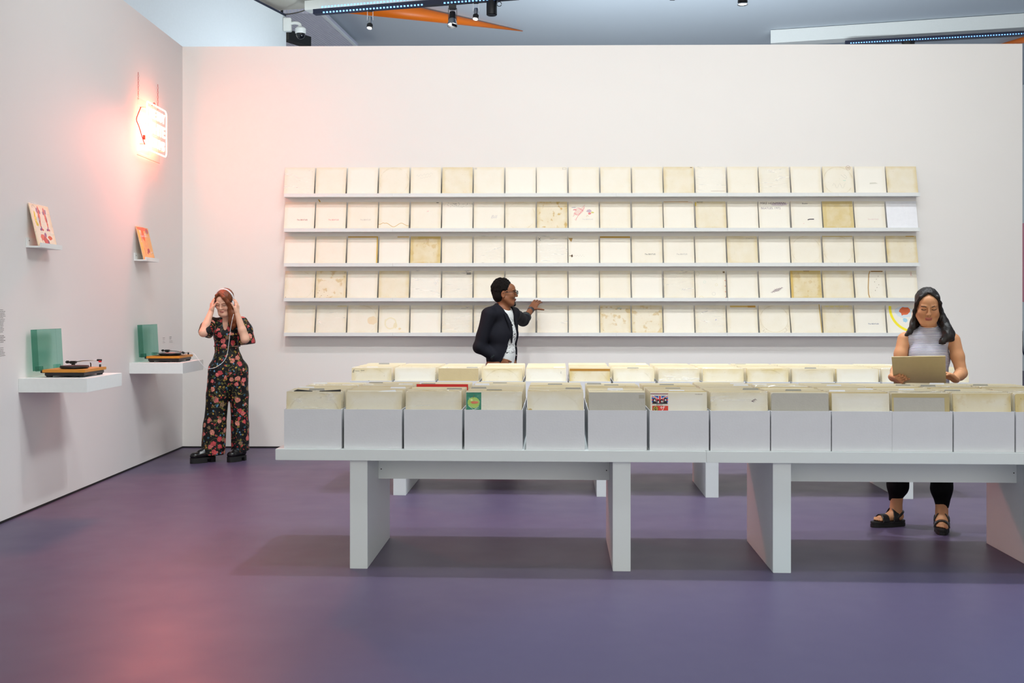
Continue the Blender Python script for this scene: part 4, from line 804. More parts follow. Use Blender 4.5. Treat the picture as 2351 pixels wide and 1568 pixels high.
# ---------------------------------------------------------------- people: smooth-blended distance fields turned into one mesh
class Field:
    def __init__(s, xs, ys, zs):
        s.ax = [np.asarray(a, np.float32) for a in (xs, ys, zs)]; s.F = np.full([len(a) for a in s.ax], .5, np.float32)
    def blk(s, lo, hi):
        sl = []
        for a, l, h in zip(s.ax, lo, hi):
            i = max(int(np.searchsorted(a, l))-1, 0); j = min(int(np.searchsorted(a, h))+1, len(a)); sl.append(slice(i, max(j, i)))
        sl = tuple(sl)
        if any(q.stop <= q.start for q in sl): return None, None
        return sl, (s.ax[0][sl[0]][:, None, None], s.ax[1][sl[1]][None, :, None], s.ax[2][sl[2]][None, None, :])
    def put(s, sl, d, k, cut=False):
        A = s.F[sl]
        if cut:
            d = -d; k = max(k, 1e-4); h = np.clip(.5-.5*(A-d)/k, 0, 1); s.F[sl] = A*(1-h)+d*h+k*h*(1-h)
        else:
            k = max(k, 1e-4); h = np.clip(.5+.5*(A-d)/k, 0, 1); s.F[sl] = A*(1-h)+d*h-k*h*(1-h)
    def cap(s, a, b, r1, r2=None, k=.012, flat=None, cut=False):
        r2 = r1 if r2 is None else r2; a = np.array(a, float); b = np.array(b, float); m = max(r1, r2)*(max(flat[1], 1) if flat else 1)+k+.02
        sl, g = s.blk(np.minimum(a, b)-m, np.maximum(a, b)+m)
        if sl is None: return
        ab = b-a; L2 = float(ab @ ab)+1e-12
        p = [g[i]-a[i] for i in range(3)]; t = np.clip((p[0]*ab[0]+p[1]*ab[1]+p[2]*ab[2])/L2, 0, 1)
        q = [p[i]-t*ab[i] for i in range(3)]
        d2 = q[0]**2+q[1]**2+q[2]**2
        if flat:
            nv = np.array(flat[0], float); nv /= np.linalg.norm(nv); c = q[0]*nv[0]+q[1]*nv[1]+q[2]*nv[2]; d2 = d2-c*c+(c/flat[1])**2
        s.put(sl, (np.sqrt(np.maximum(d2, 0))-(r1+(r2-r1)*t)).astype(np.float32), k, cut)
    def chain(s, pts, rs, k=.012, flat=None):
        for i in range(len(pts)-1): s.cap(pts[i], pts[i+1], rs[i], rs[i+1], k, flat)
    def ell(s, c, r, R=None, k=.015, cut=False):
        c = np.array(c, float); r = np.array(r, float); m = r.max()+k+.015; sl, g = s.blk(c-m, c+m)
        if sl is None: return
        p = [g[i]-c[i] for i in range(3)]
        if R is not None:
            R = np.array(R, float); p = [p[0]*R[0, i]+p[1]*R[1, i]+p[2]*R[2, i] for i in range(3)]
        k0 = np.sqrt((p[0]/r[0])**2+(p[1]/r[1])**2+(p[2]/r[2])**2); k1 = np.sqrt((p[0]/r[0]**2)**2+(p[1]/r[1]**2)**2+(p[2]/r[2]**2)**2)+1e-9
        s.put(sl, (k0*(k0-1)/k1).astype(np.float32), k, cut)
    def box(s, c, half, R=None, rad=.005, k=.006, cut=False):
        c = np.array(c, float); half = np.array(half, float); m = np.linalg.norm(half)+k+.015; sl, g = s.blk(c-m, c+m)
        if sl is None: return
        p = [g[i]-c[i] for i in range(3)]
        if R is not None:
            R = np.array(R, float); p = [p[0]*R[0, i]+p[1]*R[1, i]+p[2]*R[2, i] for i in range(3)]
        q = [np.abs(p[i])-(half[i]-rad) for i in range(3)]
        o = np.sqrt(np.maximum(q[0], 0)**2+np.maximum(q[1], 0)**2+np.maximum(q[2], 0)**2)+np.minimum(np.maximum(np.maximum(q[0], q[1]), q[2]), 0)-rad
        s.put(sl, o.astype(np.float32), k, cut)
    def plane(s, p, nrm, lo=None, hi=None):
        """keep the side where (x-p).n < 0, only inside lo..hi"""
        lo = lo if lo is not None else [a[0] for a in s.ax]; hi = hi if hi is not None else [a[-1] for a in s.ax]
        sl, g = s.blk(lo, hi); nv = np.array(nrm, float); nv /= np.linalg.norm(nv)
        d = (g[0]-p[0])*nv[0]+(g[1]-p[1])*nv[1]+(g[2]-p[2])*nv[2]; s.F[sl] = np.maximum(s.F[sl], d.astype(np.float32))
    def wobble(s, amp, f, seed=0, lo=None, hi=None):
        lo = lo if lo is not None else [a[0] for a in s.ax]; hi = hi if hi is not None else [a[-1] for a in s.ax]
        sl, g = s.blk(lo, hi)
        w = np.sin(g[0]*f[0]+1.3*np.sin(g[2]*f[2]*.7+seed)+seed)*np.sin(g[1]*f[1]+seed*2+g[2]*3)*np.sin(g[2]*f[2]+seed*3+1.1*np.sin(g[0]*f[0]*.8)); s.F[sl] += (amp*w).astype(np.float32)
    def wedge(s, cen, fw, lf, tab):
        """cut an opening whose centre and half width along lf follow the height table (z, centre, half)"""
        z = s.ax[2]; tz = [q[0] for q in tab]; ce = np.interp(z, tz, [q[1] for q in tab])[None, None, :]; hw = np.interp(z, tz, [q[2] for q in tab])[None, None, :]
        X, Y = s.ax[0][:, None, None], s.ax[1][None, :, None]; b = (X-cen[0])*lf[0]+(Y-cen[1])*lf[1]; a = (X-cen[0])*fw[0]+(Y-cen[1])*fw[1]
        d = np.maximum(np.abs(b-ce)-hw, .02-a); s.F = np.maximum(s.F, -d.astype(np.float32))
    def front(s, x, z):
        i = int(np.argmin(abs(s.ax[0]-x))); k = int(np.argmin(abs(s.ax[2]-z))); col = s.F[i, :, k]; j = np.nonzero(col < 0)[0]
        return float(s.ax[1][j[0]]) if len(j) else 0.
    def mesh(s, name, colf=None):
        F_ = s.F; F_[0] = np.maximum(F_[0], .01); F_[-1] = np.maximum(F_[-1], .01); F_[:, 0] = np.maximum(F_[:, 0], .01); F_[:, -1] = np.maximum(F_[:, -1], .01); F_[:, :, 0] = np.maximum(F_[:, :, 0], .01); F_[:, :, -1] = np.maximum(F_[:, :, -1], .01)
        I = (F_ < 0); c = np.zeros([n_-1 for n_ in F_.shape], np.int8); offs = [(i, j, k) for i in (0, 1) for j in (0, 1) for k in (0, 1)]
        nx, ny, nz = F_.shape
        for i, j, k in offs: c += I[i:nx-1+i, j:ny-1+j, k:nz-1+k]
        mix = (c > 0) & (c < 8); idx = np.argwhere(mix); n_ = len(idx); ids = np.full(mix.shape, -1, np.int32); ids[mix] = np.arange(n_)
        f8 = np.stack([F_[idx[:, 0]+i, idx[:, 1]+j, idx[:, 2]+k] for i, j, k in offs], 1).astype(float)
        acc = np.zeros((n_, 3)); cnt = np.zeros(n_)
        for a in range(8):
            for b in range(a+1, 8):
                oa, ob = offs[a], offs[b]
                if sum(x != y for x, y in zip(oa, ob)) != 1: continue
                m_ = (f8[:, a] < 0) != (f8[:, b] < 0); t = f8[m_, a]/(f8[m_, a]-f8[m_, b])
                for x in range(3): acc[m_, x] += oa[x]+t*(ob[x]-oa[x])
                cnt[m_] += 1
        acc /= cnt[:, None]; V = np.stack([s.ax[x][idx[:, x]]+acc[:, x]*(s.ax[x][idx[:, x]+1]-s.ax[x][idx[:, x]]) for x in range(3)], 1)
        Q = []
        for x in range(3):
            y, z = (x+1) % 3, (x+2) % 3
            A = np.take(I, range(I.shape[x]-1), x); B = np.take(I, range(1, I.shape[x]), x); e = np.argwhere(A != B)
            e = e[(e[:, y] > 0) & (e[:, z] > 0) & (e[:, y] < I.shape[y]-1) & (e[:, z] < I.shape[z]-1)]
            ins = I[e[:, 0], e[:, 1], e[:, 2]]; q = []
            for dy, dz in ((1, 1), (0, 1), (0, 0), (1, 0)):
                w_ = e.copy(); w_[:, y] -= dy; w_[:, z] -= dz; q.append(ids[w_[:, 0], w_[:, 1], w_[:, 2]])
            q = np.stack(q, 1); q[~ins] = q[~ins][:, ::-1]; Q.append(q)
        Q = np.concatenate(Q); me = bpy.data.meshes.new(name); me.vertices.add(n_); me.vertices.foreach_set('co', V.astype(np.float32).ravel())
        me.loops.add(len(Q)*4); me.loops.foreach_set('vertex_index', Q.astype(np.int32).ravel()); me.polygons.add(len(Q))
        me.polygons.foreach_set('loop_start', np.arange(len(Q), dtype=np.int32)*4); me.polygons.foreach_set('loop_total', np.full(len(Q), 4, np.int32)); me.polygons.foreach_set('use_smooth', np.ones(len(Q), bool))
        me.update(calc_edges=True); me.validate()
        if colf is not None:
            at = me.color_attributes.new('tone', 'FLOAT_COLOR', 'POINT'); at.data.foreach_set('color', np.concatenate([colf(V), np.ones((n_, 1))], 1).astype(np.float32).ravel())
        return me
def axis(*seg):
    out = []
    for a, b, h in seg: out.append(np.arange(a, b, h))
    return np.concatenate(out)
def tone_mat(name, rough=.5, spec=.35, sss=0.):
    m = bpy.data.materials.new(name); m.use_nodes = True; n = m.node_tree.nodes; b = n['Principled BSDF']; a = n.new('ShaderNodeAttribute'); a.attribute_name = 'tone'
    t = n.new('ShaderNodeTexNoise'); t.inputs['Scale'].default_value = 60; mx = n.new('ShaderNodeMix'); mx.data_type = 'RGBA'; mx.blend_type = 'MULTIPLY'; mx.inputs[0].default_value = .12
    m.node_tree.links.new(a.outputs['Color'], mx.inputs[6]); m.node_tree.links.new(t.outputs['Color'], mx.inputs[7]); m.node_tree.links.new(mx.outputs[2], b.inputs['Base Color'])
    b.inputs['Roughness'].default_value = rough; b.inputs['Specular IOR Level'].default_value = spec; b.inputs['Subsurface Weight'].default_value = sss; b.inputs['Subsurface Scale'].default_value = .01
    return m
M['skin'] = tone_mat('skin', .5, .3)
def fibre_mat(name, rgb, rgb2, rough=.45, sc=(160, 160, 14), bump=.5):
    m = mat(name, rgb, rough, spec=.4); n = m.node_tree.nodes; L = m.node_tree.links; b = n['Principled BSDF']
    tc = n.new('ShaderNodeTexCoord'); mp = n.new('ShaderNodeMapping'); mp.inputs['Scale'].default_value = sc; t = n.new('ShaderNodeTexNoise'); t.inputs['Scale'].default_value = 1; t.inputs['Detail'].default_value = 4
    L.new(tc.outputs['Object'], mp.inputs[0]); L.new(mp.outputs[0], t.inputs['Vector']); mx = n.new('ShaderNodeMix'); mx.data_type = 'RGBA'; mx.inputs[6].default_value = lin(rgb); mx.inputs[7].default_value = lin(rgb2)
    L.new(t.outputs['Fac'], mx.inputs[0]); L.new(mx.outputs[2], b.inputs['Base Color']); bp = n.new('ShaderNodeBump'); bp.inputs['Strength'].default_value = bump; bp.inputs['Distance'].default_value = .006
    L.new(t.outputs['Fac'], bp.inputs['Height']); L.new(bp.outputs[0], b.inputs['Normal']); return m
def rotm(rx, ry, rz): return np.array(Matrix.Rotation(rz, 3, 'Z') @ Matrix.Rotation(rx, 3, 'X') @ Matrix.Rotation(ry, 3, 'Y'))
class Head:
    """local head frame: x image right, -y face front, z up; origin between the ears"""
    def __init__(s, c, R, sc): s.c, s.R, s.s = np.array(c, float), np.array(R, float), sc
    def w(s, p): return s.c+s.R @ (np.array(p, float)*s.s)
    def loc(s, V): return ((V-s.c) @ s.R)/s.s
def build_head(f, h, male=False):
    s = h.s; R = h.R
    def E(c, r, k=.015, cut=False): f.ell(h.w(c), np.array(r)*s, R, k*s, cut)
    def K(a, b, r1, r2=None, k=.008): f.cap(h.w(a), h.w(b), r1*s, (r2 if r2 is not None else r1)*s, k*s)
    E((0, .018, .032), (.072, .091, .078)); E((0, -.026, -.030), (.061, .062, .080), .03); E((0, -.052, .038), (.055, .045, .05), .02)
    E((0, -.052, -.088), (.036 if not male else .042, .036, .028), .025)
    K((0, -.080, -.098), (0, -.078, -.106), .014, .013, .02)
    for sx in (-1, 1):
        E((sx*.036, -.062, -.026), (.026, .026, .026), .025); K((sx*.058, -.005, -.05), (sx*.03, -.062, -.100), .02, .016, .03)
        E((sx*.031, -.1005, .006), (.018, .013, .0105), .010, True); E((sx*.031, -.0775, .005), (.0165, .0125, .0105), .004)
        E((sx*(.0765 if not male else .081), .006, -.012), (.007, .017, .030) if not male else (.009, .020, .033), .004); E((sx*(.081 if not male else .088), .004, -.012), (.004, .010, .020), .003, True)
        K((sx*.018, -.095, .024), (sx*.045, -.085, .026), .006, .004, .012)
        E((sx*.0105, -.100, -.030), (.0075, .009, .007), .006)
    K((0, -.093, .014), (0, -.107, -.024), .0065, .0095, .012); E((0, -.109, -.027), (.0095, .0085, .0085), .008)
    E((0, -.089, -.0565), (.0215, .012, .0055), .005); E((0, -.088, -.0655), (.0185, .012, .0065), .005); E((0, -.102, -.0610), (.02, .004, .0012), .002, True)
def hand(f, wrist, d, n, width_dir_sign, curl, spread=.06, sc=1., thumb=(.9, .55, .35), thumb_curl=.25, fr=.0082):
    """wrist point, finger direction d, palm normal n (the way the palm faces); thumb on the side d x n * sign"""
    w0 = Vector(wrist); d = Vector(d).normalized(); n = Vector(n); n = (n-d*n.dot(d)).normalized(); u = d.cross(n).normalized()*width_dir_sign
    R = np.array([[u.x, d.x, n.x], [u.y, d.y, n.y], [u.z, d.z, n.z]])
    f.box(w0+d*.046*sc, (.040*sc, .046*sc, .0135*sc), R, .012*sc, .012); f.cap(w0-d*.012, w0+d*.02*sc, .024*sc, .026*sc, .015, flat=(tuple(n), .75))
    f.ell(w0+d*.032*sc+u*.026*sc+n*.007*sc, np.array((.017, .028, .013))*sc, R, .012)
    tips = []
    for i, (ox, ln) in enumerate(((.029, .072), (.0095, .080), (-.0105, .074), (-.0295, .058))):
        cu = curl[i] if isinstance(curl, (list, tuple)) else curl
        b = w0+d*(.088-.004*abs(i-1.2))*sc+u*ox*sc; dirn = (d+u*spread*(1.3-i)).normalized(); p = b; a = 0; prev = b-d*.012*sc
        for seg, (fl, rr) in enumerate(((.46, 1.08), (.30, .98), (.24, .86))):
            a += cu*(1.0, 1.15, .8)[seg]; dd_ = (dirn*math.cos(a)+n*math.sin(a)).normalized(); q = p+dd_*ln*fl*sc
            f.cap(p if seg else prev, q, fr*rr*sc, fr*(rr-.08)*sc, .004); p = q
        tips.append(p)
    tb = w0+d*.022*sc+u*.030*sc; td = (u*thumb[0]+d*thumb[1]+n*thumb[2]).normalized(); p1 = tb+td*.036*sc; td2 = (td*math.cos(thumb_curl)+(n*.6+d*.6-u*.3).normalized()*math.sin(thumb_curl)).normalized(); p2 = p1+td2*.029*sc; p3 = p2+td2*.022*sc
    f.cap(tb, p1, .0125*sc, .0105*sc, .010); f.cap(p1, p2, .0102*sc, .0092*sc, .004); f.cap(p2, p3, .0092*sc, .0075*sc, .003)
    return tips, p3
def skin_tone(base, h, lip, blush=None, extra=None):
    base = np.array(lin(base)[:3]); lip = np.array(lin(lip)[:3])
    def fn(V):
        c = np.repeat(base[None], len(V), 0); q = h.loc(V)
        m_ = (np.abs(q[:, 0]) < .0215-.35*np.abs(q[:, 2]+.061)) & (q[:, 2] > -.0735) & (q[:, 2] < -.0525) & (q[:, 1] < -.080); c[m_] = lip
        if blush is not None:
            for sx in (-1, 1):
                d = np.sqrt((q[:, 0]-sx*.038)**2+(q[:, 2]+.028)**2+(np.minimum(q[:, 1]+.07, 0)*.3)**2); k = (np.clip(1-d/.026, 0, 1)*.5*(q[:, 1] < -.03))[:, None]; c = c*(1-k)+np.array(lin(blush)[:3])*k
        if extra: c = extra(V, q, c)
        return c
    return fn
def face_line(f, h, pts, r, name, m, parent, lift=.0):
    """small tube laid on the face along head-frame x,z points"""
    out = []
    for x, z in pts:
        best = None
        for y in np.arange(-.125, -.03, .0015):
            p = h.w((x, y, z)); i = [int(np.clip(np.searchsorted(a, v), 0, len(a)-1)) for a, v in zip(f.ax, p)]
            if f.F[i[0], i[1], i[2]] < .0005: best = h.w((x, y-.001-lift, z)); break
        if best is not None: out.append(Vector(best))
    if len(out) > 1: return link(name, tube(name, smooth_path(out, 3) if len(out) > 2 else out, r, 6), m, parent)
M['brow_dark'] = mat('dark_brow_hair', (30, 22, 18), .7); M['brow_red'] = mat('auburn_brow_hair', (134, 84, 52), .7); M['lash'] = mat('lash_line', (28, 20, 18), .7)
def person(px, D, label):
    X = (px-CX)*D/F; return empty('person', (X, D, 0), -math.atan2(X, D), label, 'person')
# ============================================================== woman reading, behind the front table
r = person(2131, 7.0, 'woman in a striped sleeveless top reading a sleeve behind the front table')
kz = 7.0/F
f = Field(axis((-.34, .30, .0042)), axis((-.42, .22, .0042)), axis((0, .16, .005), (.16, .9, .012), (.9, 1.62, .0033)))
h = Head((-.004, -.075, 1.465), rotm(.30, .0, .10), 1.0)
build_head(f, h)
f.chain([(.004, -.05, 1.40), (.004, -.035, 1.33), (.0, -.01, 1.27)], [.046, .046, .055], .02)
def torso_r(f):
    f.chain([(-.132, -.012, 1.252), (0, -.005, 1.262), (.136, -.012, 1.250)], [.040, .052, .040], .03)
    f.chain([(0, 0, 1.24), (0, .005, 1.12), (0, .0, .99), (0, .0, .87)], [.076, .086, .080, .100], .04, flat=((1, 0, 0), 1.32))
torso_r(f)
RS, RE, RW = (-.150, -.018, 1.243), (-.186, -.075, 1.055), (-.212, -.275, 1.004)
LS, LE, LW = (.155, -.018, 1.241), (.200, -.055, 1.030), (.156, -.205, 1.000)
for a_, b_, c_ in ((RS, RE, RW), (LS, LE, LW)):
    f.chain([a_, tuple((np.array(a_)*.5+np.array(b_)*.5)), b_], [.041, .040, .035], .02); f.chain([b_, tuple(np.array(b_)*.7+np.array(c_)*.3), c_], [.035, .035, .023], .015)
hand(f, RW, (.55, -.85, -.12), (.5, .25, .75), -1, [1.05, 1.05, 1.0, .95], .02, .92, (.35, .8, .55), .3)
hand(f, LW, (-.5, -.72, .45), (-.45, -.35, -.8), -1, [.25, .25, .25, .25], .03, .92, (.35, .8, .6), .3)
for hx, kx, ax_, ky, ay in ((-.085, -.185, -.200, -.02, .02), (.085, .085, .082, -.03, -.02)):
    f.chain([(hx, 0, .85), (kx, ky, .47), (ax_, ay+.02, .09)], [.085, .058, .036], .03)
# feet
for cx_, cy_, dx, dy, sg_ in ((-.250, 0., -.788, -.616, 1), (.082, -.058, 0., -1., -1)):
    def FP(t, w_, z): return (cx_+dx*t-dy*w_*sg_*1., cy_+dy*t+dx*w_*sg_*1., z)
    f.chain([FP(-.062, 0, .115), FP(-.070, 0, .075)], [.034, .032], .02); f.chain([FP(-.088, 0, .062), FP(-.03, 0, .066), FP(.060, 0, .054)], [.026, .027, .021], .02, flat=((dy, -dx, 0), 1.3))
    for i in range(5): w_ = -.026+.0128*i; f.cap(FP(.062-.004*i, w_, .052), FP(.100-.007*i, w_*1.1, .048), .0115 if i == 0 else .0088, .0105 if i == 0 else .0075, .002)
body = link('body', f.mesh('body', skin_tone((200, 144, 104), h, (186, 112, 98), (204, 128, 96))), 'skin', r)
for sx in (-1, 1):
    face_line(f, h, [(sx*.016, .0215), (sx*.031, .0265), (sx*.048, .021)], .0022, 'eyebrow', 'brow_dark', body); face_line(f, h, [(sx*.017, .0015), (sx*.026, -.002), (sx*.038, -.0015), (sx*.047, .003)], .0017, 'eyelashes', 'lash', body)
    link('earring', tube('ear', [h.w((sx*.080, .004+.006*math.cos(t), -.045+.007*math.sin(t))) for t in [i*.7 for i in range(9)]], .0012, 5, True), paint((214, 186, 110), .3), r)
face_line(f, h, [(-.018, -.061), (0, -.0622), (.018, -.061)], .0010, 'lip_line', paint((120, 60, 56)), body); [face_line(f, h, [(sx*.005, -.0345), (sx*.010, -.0345)], .0016, 'nostril', 'lash', body) for sx in (-1, 1)]
# striped top
g = Field(axis((-.20, .20, .004)), axis((-.16, .16, .004)), axis((.84, 1.37, .004)))
torso_r(g); g.chain([(.004, -.042, 1.365), (.004, -.035, 1.33), (.0, -.01, 1.27)], [.046, .046, .055], .02)
for sx in (-.05, .05): g.ell((sx, -.066, 1.15), (.052, .042, .052), None, .04)
g.F -= .007
for sx, sh in ((-1, -.176), (1, .180)): g.ell((sh, -.015, 1.235), (.058, .12, .105), None, .004, True)
g.plane((0, -.03, 1.336), (0, -.25, 1)); g.plane((0, 0, .865), (0, 0, -1))
m = mat('striped_jersey', (214, 214, 226), .8, spec=.15); M['stripe'] = m
n = m.node_tree.nodes; L = m.node_tree.links; tc = n.new('ShaderNodeTexCoord'); sp = n.new('ShaderNodeSeparateXYZ'); L.new(tc.outputs['Object'], sp.inputs[0])
def mnode(n, L, op, a, b_=None):
    x = n.new('ShaderNodeMath'); x.operation = op
    for i, v in enumerate((a, b_)):
        if v is None: continue
        if isinstance(v, (int, float)): x.inputs[i].default_value = v
        else: L.new(v, x.inputs[i])
    return x.outputs[0]
fr_ = mnode(n, L, 'FRACT', mnode(n, L, 'DIVIDE', sp.outputs[2], .0098)); st = mnode(n, L, 'LESS_THAN', fr_, .36)
mx = n.new('ShaderNodeMix'); mx.data_type = 'RGBA'; mx.inputs[6].default_value = lin((224, 224, 234)); mx.inputs[7].default_value = lin((62, 60, 92)); L.new(st, mx.inputs[0]); L.new(mx.outputs[2], n['Principled BSDF'].inputs['Base Color'])
link('striped_top', g.mesh('top'), 'stripe', r)
# black trousers
g = Field(axis((-.31, .22, .006)), axis((-.17, .17, .006)), axis((.12, .93, .007)))
g.chain([(0, 0, .905), (0, 0, .84)], [.113, .122], .03, flat=((1, 0, 0), 1.2))
for hx, kx, ax_, ky, ay, zc in ((-.08, -.172, -.203, -.02, .035, .168), (.08, .080, .083, -.02, .0, .148)):
    g.chain([(hx, 0, .82), (kx*.7+hx*.3, ky*.5, .60), (kx, ky, .40), (kx*.5+ax_*.5, (ky+ay)/2, .27), (ax_, ay, zc+.01)], [.108, .088, .072, .064, .042], .03); g.plane((0, 0, zc), (0, 0, -1), (ax_-.1, -.17, .1), (ax_+.1, .17, zc+.04))
g.wobble(.003, (30, 30, 26), 2)
M['blackcloth'] = mat('black_cloth', (9, 9, 11), .85, spec=.15, bump=.08, bscale=60); link('trousers', g.mesh('trousers'), 'blackcloth', r)
# sandals: platform sole and three straps each
def sandal(c, ang_, name):
    o = empty(name, c, ang_); o.parent = r
    bm = bmesh.new(); pts = []
    for t in range(24):
        a = 2*math.pi*t/24; w_ = .046 if math.cos(a) > -.2 else .041; pts.append((.128*math.cos(a)*(1-.0*abs(math.sin(a))), w_*math.copysign(abs(math.sin(a))**.7, math.sin(a))))
    def sole(zs):
        bm = bmesh.new(); rings = [[bm.verts.new((x*k_, y*k_, z)) for x, y in pts] for z, k_ in zs]
        for a_, b_ in zip(rings, rings[1:]):
            for i in range(24): bm.faces.new((a_[i], a_[(i+1) % 24], b_[(i+1) % 24], b_[i]))
        bm.faces.new(rings[0]); bm.faces.new(rings[-1]); return bmdone(bm, 's')
    s_ = link('platform_sole', sole([(.0005, 1), (.022, 1.0), (.023, .97), (.026, .97), (.027, 1.0), (.038, .99)]), 'rubber', o)
    for x0, w_, hh in ((-.050, .052, .038), (.026, .044, .078)):
        g = Field(axis((x0-w_, x0+w_, .004)), axis((-.064, .064, .004)), axis((.03, .14, .004)))
        g.ell((x0, 0, .038), (.2, .050, hh+.008), None, .001); g.ell((x0, 0, .038), (.2, .044, hh+.002), None, .001, True); g.plane((x0-w_/2, 0, 0), (-1, 0, .15)); g.plane((x0+w_/2, 0, 0), (1, 0, -.15)); g.plane((0, 0, .036), (0, 0, -1))
        link('strap', g.mesh('strap'), 'plasticblack', o)
    link('heel_strap', tube('hs', smooth_path([(.045, -.042, .062), (.085, -.036, .088), (.112, 0, .095), (.085, .036, .088), (.045, .042, .062)], 5), .009, 6), 'plasticblack', o)
    return o
sandal((-.250, -.0, 0), math.radians(38), 'sandal'); sandal((.082, -.058, 0), math.radians(90), 'sandal')
# hair
hm = fibre_mat('black_hair', (10, 8, 9), (34, 26, 24)); M['hair_black'] = hm
g = Field(axis((-.17, .20, .0036)), axis((-.22, .12, .0036)), axis((1.17, 1.63, .0036)))
def HE(c, rr, k=.015, cut=False): g.ell(h.w(c), np.array(rr)*h.s, h.R, k, cut)
def HC(pts, rs, k=.012): g.chain([h.w(p) for p in pts], rs, k)
HE((0, .022, .036), (.0775, .093, .080)); HE((0, .05, -.02), (.076, .066, .10))
HE((.0, -.098, -.010), (.064, .068, .080), .006, True); HE((0, -.115, -.08), (.055, .06, .08), .006, True)
for sx in (-1, 1):
    HC([(sx*.012, -.055, .102), (sx*.05, -.062, .076), (sx*.072, -.045, .03), (sx*.079, -.022, -.03), (sx*.080, -.0, -.09)], [.011, .011, .010, .010, .013])
g.chain([(-.070, -.02, 1.42), (-.085, -.02, 1.35), (-.098, .0, 1.30), (-.125, -.03, 1.268), (-.150, -.05, 1.262)], [.022, .025, .026, .02, .006], .02)
g.chain([(-.074, -.04, 1.40), (-.092, -.055, 1.33), (-.112, -.06, 1.29), (-.140, -.07, 1.272)], [.016, .018, .014, .005], .012)
g.chain([(.075, -.04, 1.42), (.094, -.055, 1.36), (.112, -.085, 1.31), (.118, -.108, 1.27), (.085, -.128, 1.235), (.070, -.130, 1.222)], [.020, .026, .030, .030, .018, .005], .02)
g.chain([(.085, -.03, 1.40), (.112, -.05, 1.33), (.138, -.085, 1.285), (.140, -.1, 1.25), (.128, -.105, 1.235)], [.02, .024, .022, .016, .004], .012)
g.chain([(0, .05, 1.42), (0, .075, 1.32), (.01, .07, 1.24)], [.075, .06, .03], .03, flat=((1, 0, 0), 1.3))
g.wobble(.0022, (150, 150, 40), 1)
link('hair', g.mesh('hair'), 'hair_black', r)
# the sleeve she holds
th = math.radians(52)
o = sleeve((0, 0, 0), (0, 0, 0), 'aged tan sleeve held tilted in the reading woman\'s hands', None, .9, m='tancard')
wm = Matrix.Translation(r.location) @ Matrix.Rotation(r.rotation_euler.z, 4, 'Z')
o.matrix_world = wm @ Matrix.Translation((-.050, -.252, .962)) @ Matrix.Rotation(-.035, 4, 'Y') @ Matrix.Rotation(th, 4, 'X')
# ============================================================== woman with headphones by the left wall
M['hair_red'] = fibre_mat('auburn_hair', (74, 36, 18), (140, 76, 40), .4)
r = person(519, 10.12, 'red-haired woman in a floral jumpsuit listening through headphones beside the wall shelf')
f = Field(axis((-.27, .27, .0045)), axis((-.36, .16, .0045)), axis((.04, 1.05, .014), (1.05, 1.66, .0036)))
h = Head((-.012, -.085, 1.502), rotm(.34, .04, -.42), .98)
build_head(f, h)
f.chain([(-.004, -.06, 1.44), (.0, -.03, 1.36), (.0, -.005, 1.29)], [.043, .045, .06], .02)
def torso_l(f):
    f.chain([(-.125, -.025, 1.312), (0, -.005, 1.308), (.138, -.01, 1.312)], [.042, .054, .042], .03)
    f.chain([(0, 0, 1.27), (0, .0, 1.19), (.006, 0, 1.08), (.016, 0, .95), (.02, 0, .88)], [.074, .080, .073, .096, .104], .04, flat=((1, 0, 0), 1.26))
torso_l(f)
RS, RE, RW = (-.135, -.035, 1.315), (-.203, -.190, 1.222), (-.134, -.105, 1.420)
LS, LE, LW = (.150, -.02, 1.312), (.172, -.165, 1.158), (.098, -.150, 1.402)
for a_, b_, c_ in ((RS, RE, RW), (LS, LE, LW)):
    f.chain([a_, b_], [.046, .040], .02); f.chain([b_, tuple(np.array(b_)*.65+np.array(c_)*.35), c_], [.038, .037, .024], .015)
hand(f, RW, (.10, .12, 1), (.95, .25, -.1), -1, [.28, .25, .25, .3], .09, .9, (.6, .8, .3), .2); hand(f, LW, (.02, .25, 1), (-.9, .4, -.1), 1, [.28, .25, .25, .3], .09, .9, (.6, .8, .3), .2)
for hx, ax_ in ((-.05, -.112), (.09, .125)): f.chain([(hx, 0, .84), (ax_, 0, .48), (ax_, .02, .08)], [.08, .06, .036], .03)
body = link('body', f.mesh('body', skin_tone((232, 184, 158), h, (212, 142, 128), (232, 160, 136))), 'skin', r)
for sx in (-1, 1):
    face_line(f, h, [(sx*.016, .0215), (sx*.031, .0265), (sx*.048, .021)], .0018, 'eyebrow', 'brow_red', body); face_line(f, h, [(sx*.017, .0015), (sx*.026, -.002), (sx*.038, -.0015), (sx*.047, .003)], .0015, 'eyelashes', 'lash', body)
face_line(f, h, [(-.018, -.061), (0, -.0622), (.018, -.061)], .0010, 'lip_line', paint((150, 84, 80)), body)
